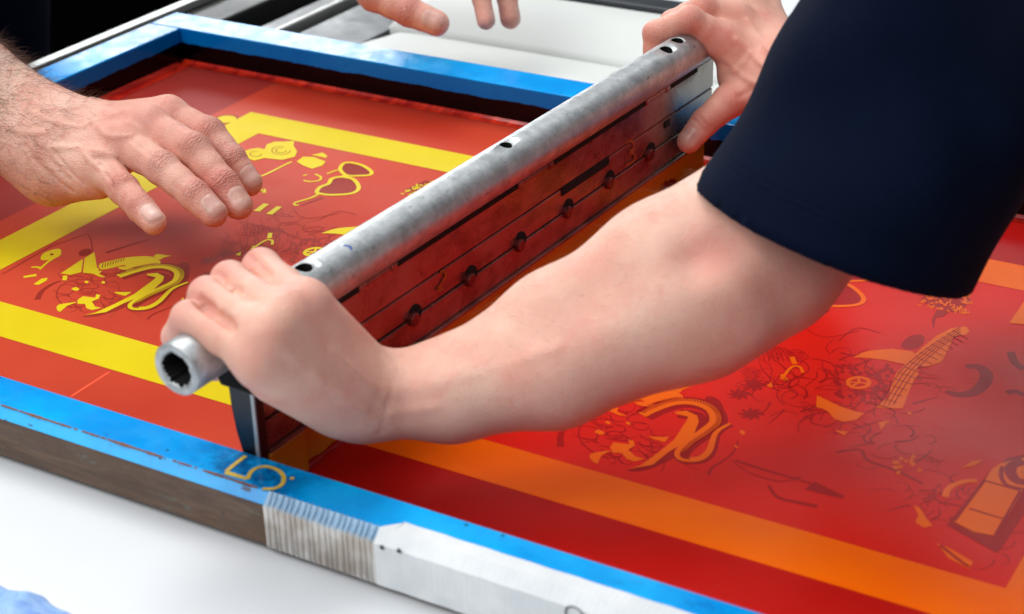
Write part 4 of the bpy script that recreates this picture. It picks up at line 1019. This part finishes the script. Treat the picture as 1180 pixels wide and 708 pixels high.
# left hand (top of the picture)
upL = nz(VIEW(470, 0)*.6+np.array([0, .1, .8]))
thL = [(P3((400, -40, 1.405)), .0165), (P3((432, -6, 1.400)), .0135), (P3((472, 14, 1.395)), .0118), (P3((503, 27, 1.392)), .0103)]
fL = [[(P3((470, -120, 1.46)), .013), (P3((530, -90, 1.46)), .0110), (P3((549, -30, 1.455)), .0090), (P3((560, 24, 1.45)), .0076)],
      [(P3((500, -140, 1.49)), .013), (P3((566, -100, 1.49)), .0115), (P3((580, -30, 1.485)), .0098), (P3((588, 22, 1.48)), .0086)],
      [(P3((440, -105, 1.44)), .013), (P3((486, -100, 1.43)), .0110), (P3((508, -62, 1.44)), .0095), (P3((520, -34, 1.45)), .0085)]]
WL = P3((330, -130, 1.44))
palmL = [([(WL, f[0][0], .020, .013) for f in fL], .012, .015), ([(WL, thL[0][0], .020, .016)], .01, .02), ([(WL-upL*.012, f[0][0]-upL*.010, .018, .013) for f in fL], .012, .012),
         ([(WL, P3((180, -150, 1.48)), .026, .033)], .01, .02)]
B2 = make_limb([h_[0] for f in fL+[thL] for h_ in f]+[WL], .0012, palmL, fL+[thL], [nz(np.array([.8, .35, .1]))]*3+[nz(VIEW(500, 30)+np.array([.15, -.0, .1]))], pad_=.03, redspots=[(P3((500, 30, 1.38)), .012, .4), (P3((560, 24, 1.45)), .012, .5), (P3((588, 22, 1.48)), .012, .5)])
# torso and upper arms, left of the frame
SB1 = P3((-330, -120, 1.62)); SB2 = P3((-60, -420, 1.85)); TB = P3((-420, 120, 1.95)); EB = P3((-330, -50, 1.30)); EL = P3((60, -190, 1.52))
Fd = Field([SB1, SB2, TB, EB, EL, Wb], .17, .006)
put(Fd, [(P3((-175, 35, 1.262)), EB, .034, .044), (EB, SB1, .044, .06)], .02, .02); put(Fd, [(P3((185, -150, 1.48)), EL, .034, .042), (EL, SB2, .042, .06)], .02, .02)
put(Fd, [(SB1, SB2, .07, .07), (SB1*.5+SB2*.5, TB, .12, .15)], .06, .05)
slim = lambda g: [(p[0], p[1], p[2]*.975, p[3]*.975) for p in g]
for g in armB: put(Fd, slim(g[0]), g[1], g[2])
put(Fd, [(P3((345, -128, 1.443)), P3((180, -150, 1.48)), .0235, .032)], 0, .01)
V, Q = nets(Fd); B3 = (V, Q, {}, 0)
bodyB = build_np('body', [(B1[0], B1[1], B1[2], 0), (B2[0], B2[1], B2[2], 0), B3], [SKB], pB)
Fs = Field([SB1, SB2, TB, P3((-40, 20, 1.95))], .2, .008)
put(Fs, [(EB*.45+SB1*.55, SB1, .07, .085), (EL*.45+SB2*.55, SB2, .07, .085)], 0, .02); put(Fs, [(SB1, SB2, .09, .09), (SB1*.5+SB2*.5, TB, .15, .19)], .06, .05)
put(Fs, [(P3((-70, -60, 1.9)), P3((-60, 90, 1.98)), .11, .11)], .0, .08)
X, Y_, Z = Fs.grid((slice(None),)*3); Fs.d += (.004*np.sin(X*60+Y_*20+1.2*np.sin(Z*14))).astype(np.float32)
V, Q = nets(Fs); build_np('shirt', [(V, Q, {}, 0)], [MT['cloth']], pB)
# hair on the forearm and back of the hand
V, Q, att, N = B1
cen = P3((45, 150, 1.19)); ax_ = nz(P3((180, 190, 1.17))-P3((-30, 135, 1.21)))
q = V-P3((30, 145, 1.19)); along = q@ax_
ok = np.nonzero((N@upB > -.15) & (along < .060) & (att['nail'] < .1))[0]
wgt = np.clip(1-(along[ok]+.02)/.085, .04, 1)**1.5
ok = ok[rng.random(len(ok)) < wgt*.10]
def strands(V, N, ok, ax_, Lr, rr_):
    hv = []; hf = []
    for i in ok:
        p = V[i]; n_ = N[i]; L = rng.uniform(*Lr); d = nz(ax_*rng.uniform(.5, 1.2)+n_*rng.uniform(.15, .6)+rng.normal(0, .35, 3)); cur = rng.normal(0, .35, 3)+ax_*.3; r = rng.uniform(*rr_)
        s1 = nz(np.cross(d, n_+.01)); s2 = nz(np.cross(d, s1)); b0 = len(hv)
        for k in range(5):
            t = k/4; c = p+d*L*t+cur*L*t*t*.4+n_*(-.25*L*t*t); rr = r*(1-.8*t)
            for a in range(3): hv.append(c+s1*rr*math.cos(a*2.094)+s2*rr*math.sin(a*2.094))
        for k in range(4):
            for a in range(3): hf.append((b0+k*3+a, b0+k*3+(a+1) % 3, b0+k*3+3+(a+1) % 3, b0+k*3+3+a))
    return np.array(hv), np.array(hf)
hv, hf = strands(V, N, ok, ax_, (.007, .018), (.00006, .00011))
print('hairs', len(ok), 'vertsA', len(A1[0]), 'B', len(V))
ho = build_np('arm_hair', [(hv, hf, {}, 0)], [MT['hair']], pB)
V, Q, att, N = A1
a0 = P3((450, 455, .89)); axA = nz(P3((820, 320, .9))-a0); al = (V-a0)@axA
ok = np.nonzero((al > -.02) & (al < .26) & (N@np.array([0, .3, 1.]) > -.3))[0]; ok = ok[rng.random(len(ok)) < .012]
hv, hf = strands(V, N, ok, axA*-1, (.004, .011), (.00004, .00007))
build_np('arm_hair', [(hv, hf, {}, 0)], [MT['fairhair']], pA)

# ================================================================== LIGHT
w = bpy.data.worlds.new('World'); S.world = w; w.use_nodes = True       # a dim workshop below, a bright ceiling above
wt = w.node_tree; wn = wt.nodes
tc = wn.new('ShaderNodeTexCoord'); sx = wn.new('ShaderNodeSeparateXYZ'); mr = wn.new('ShaderNodeMapRange'); mr.interpolation_type = 'SMOOTHSTEP'
wt.links.new(tc.outputs['Generated'], sx.inputs[0]); wt.links.new(sx.outputs[2], mr.inputs[0])
mr.inputs[1].default_value = .35; mr.inputs[2].default_value = .95; mr.inputs[3].default_value = .16; mr.inputs[4].default_value = .85
wn['Background'].inputs[0].default_value = (.88, .94, 1.0, 1); wt.links.new(mr.outputs[0], wn['Background'].inputs[1])
def area(name, loc, tgt, sx, sy, power, col=(1, 1, 1)):
    l = bpy.data.lights.new(name, 'AREA'); l.shape = 'RECTANGLE'; l.size = sx; l.size_y = sy; l.energy = power; l.color = col
    o = bpy.data.objects.new(name, l); COL.objects.link(o); o.location = loc
    o.rotation_euler = (Vector(tgt)-Vector(loc)).to_track_quat('-Z', 'Y').to_euler(); return o
area('key_window', (-1.65, 1.55, 2.8), (-.5, .85, 0), 1.8, 1.2, 54, (1, .99, .97))
area('front_fill', (-1.2, -1.0, 2.2), (-.5, .7, 0), 2.4, 1.4, 48, (1, .985, .97))  # fill light added at the front, lifts the table and under the arm
area('low_window', (-2.4, 2.65, .75), (-.95, 1.1, 0), .9, .4, 15, (.95, .98, 1))
area('right_window', (-.67, 2.65, 1.14), (-.19, .80, 0), .5, .45, 1.8, (.95, .97, 1))

S.render.engine = 'CYCLES'
S.view_settings.view_transform = 'Standard'; S.view_settings.look = 'None'; S.view_settings.exposure = 0; S.view_settings.gamma = 1
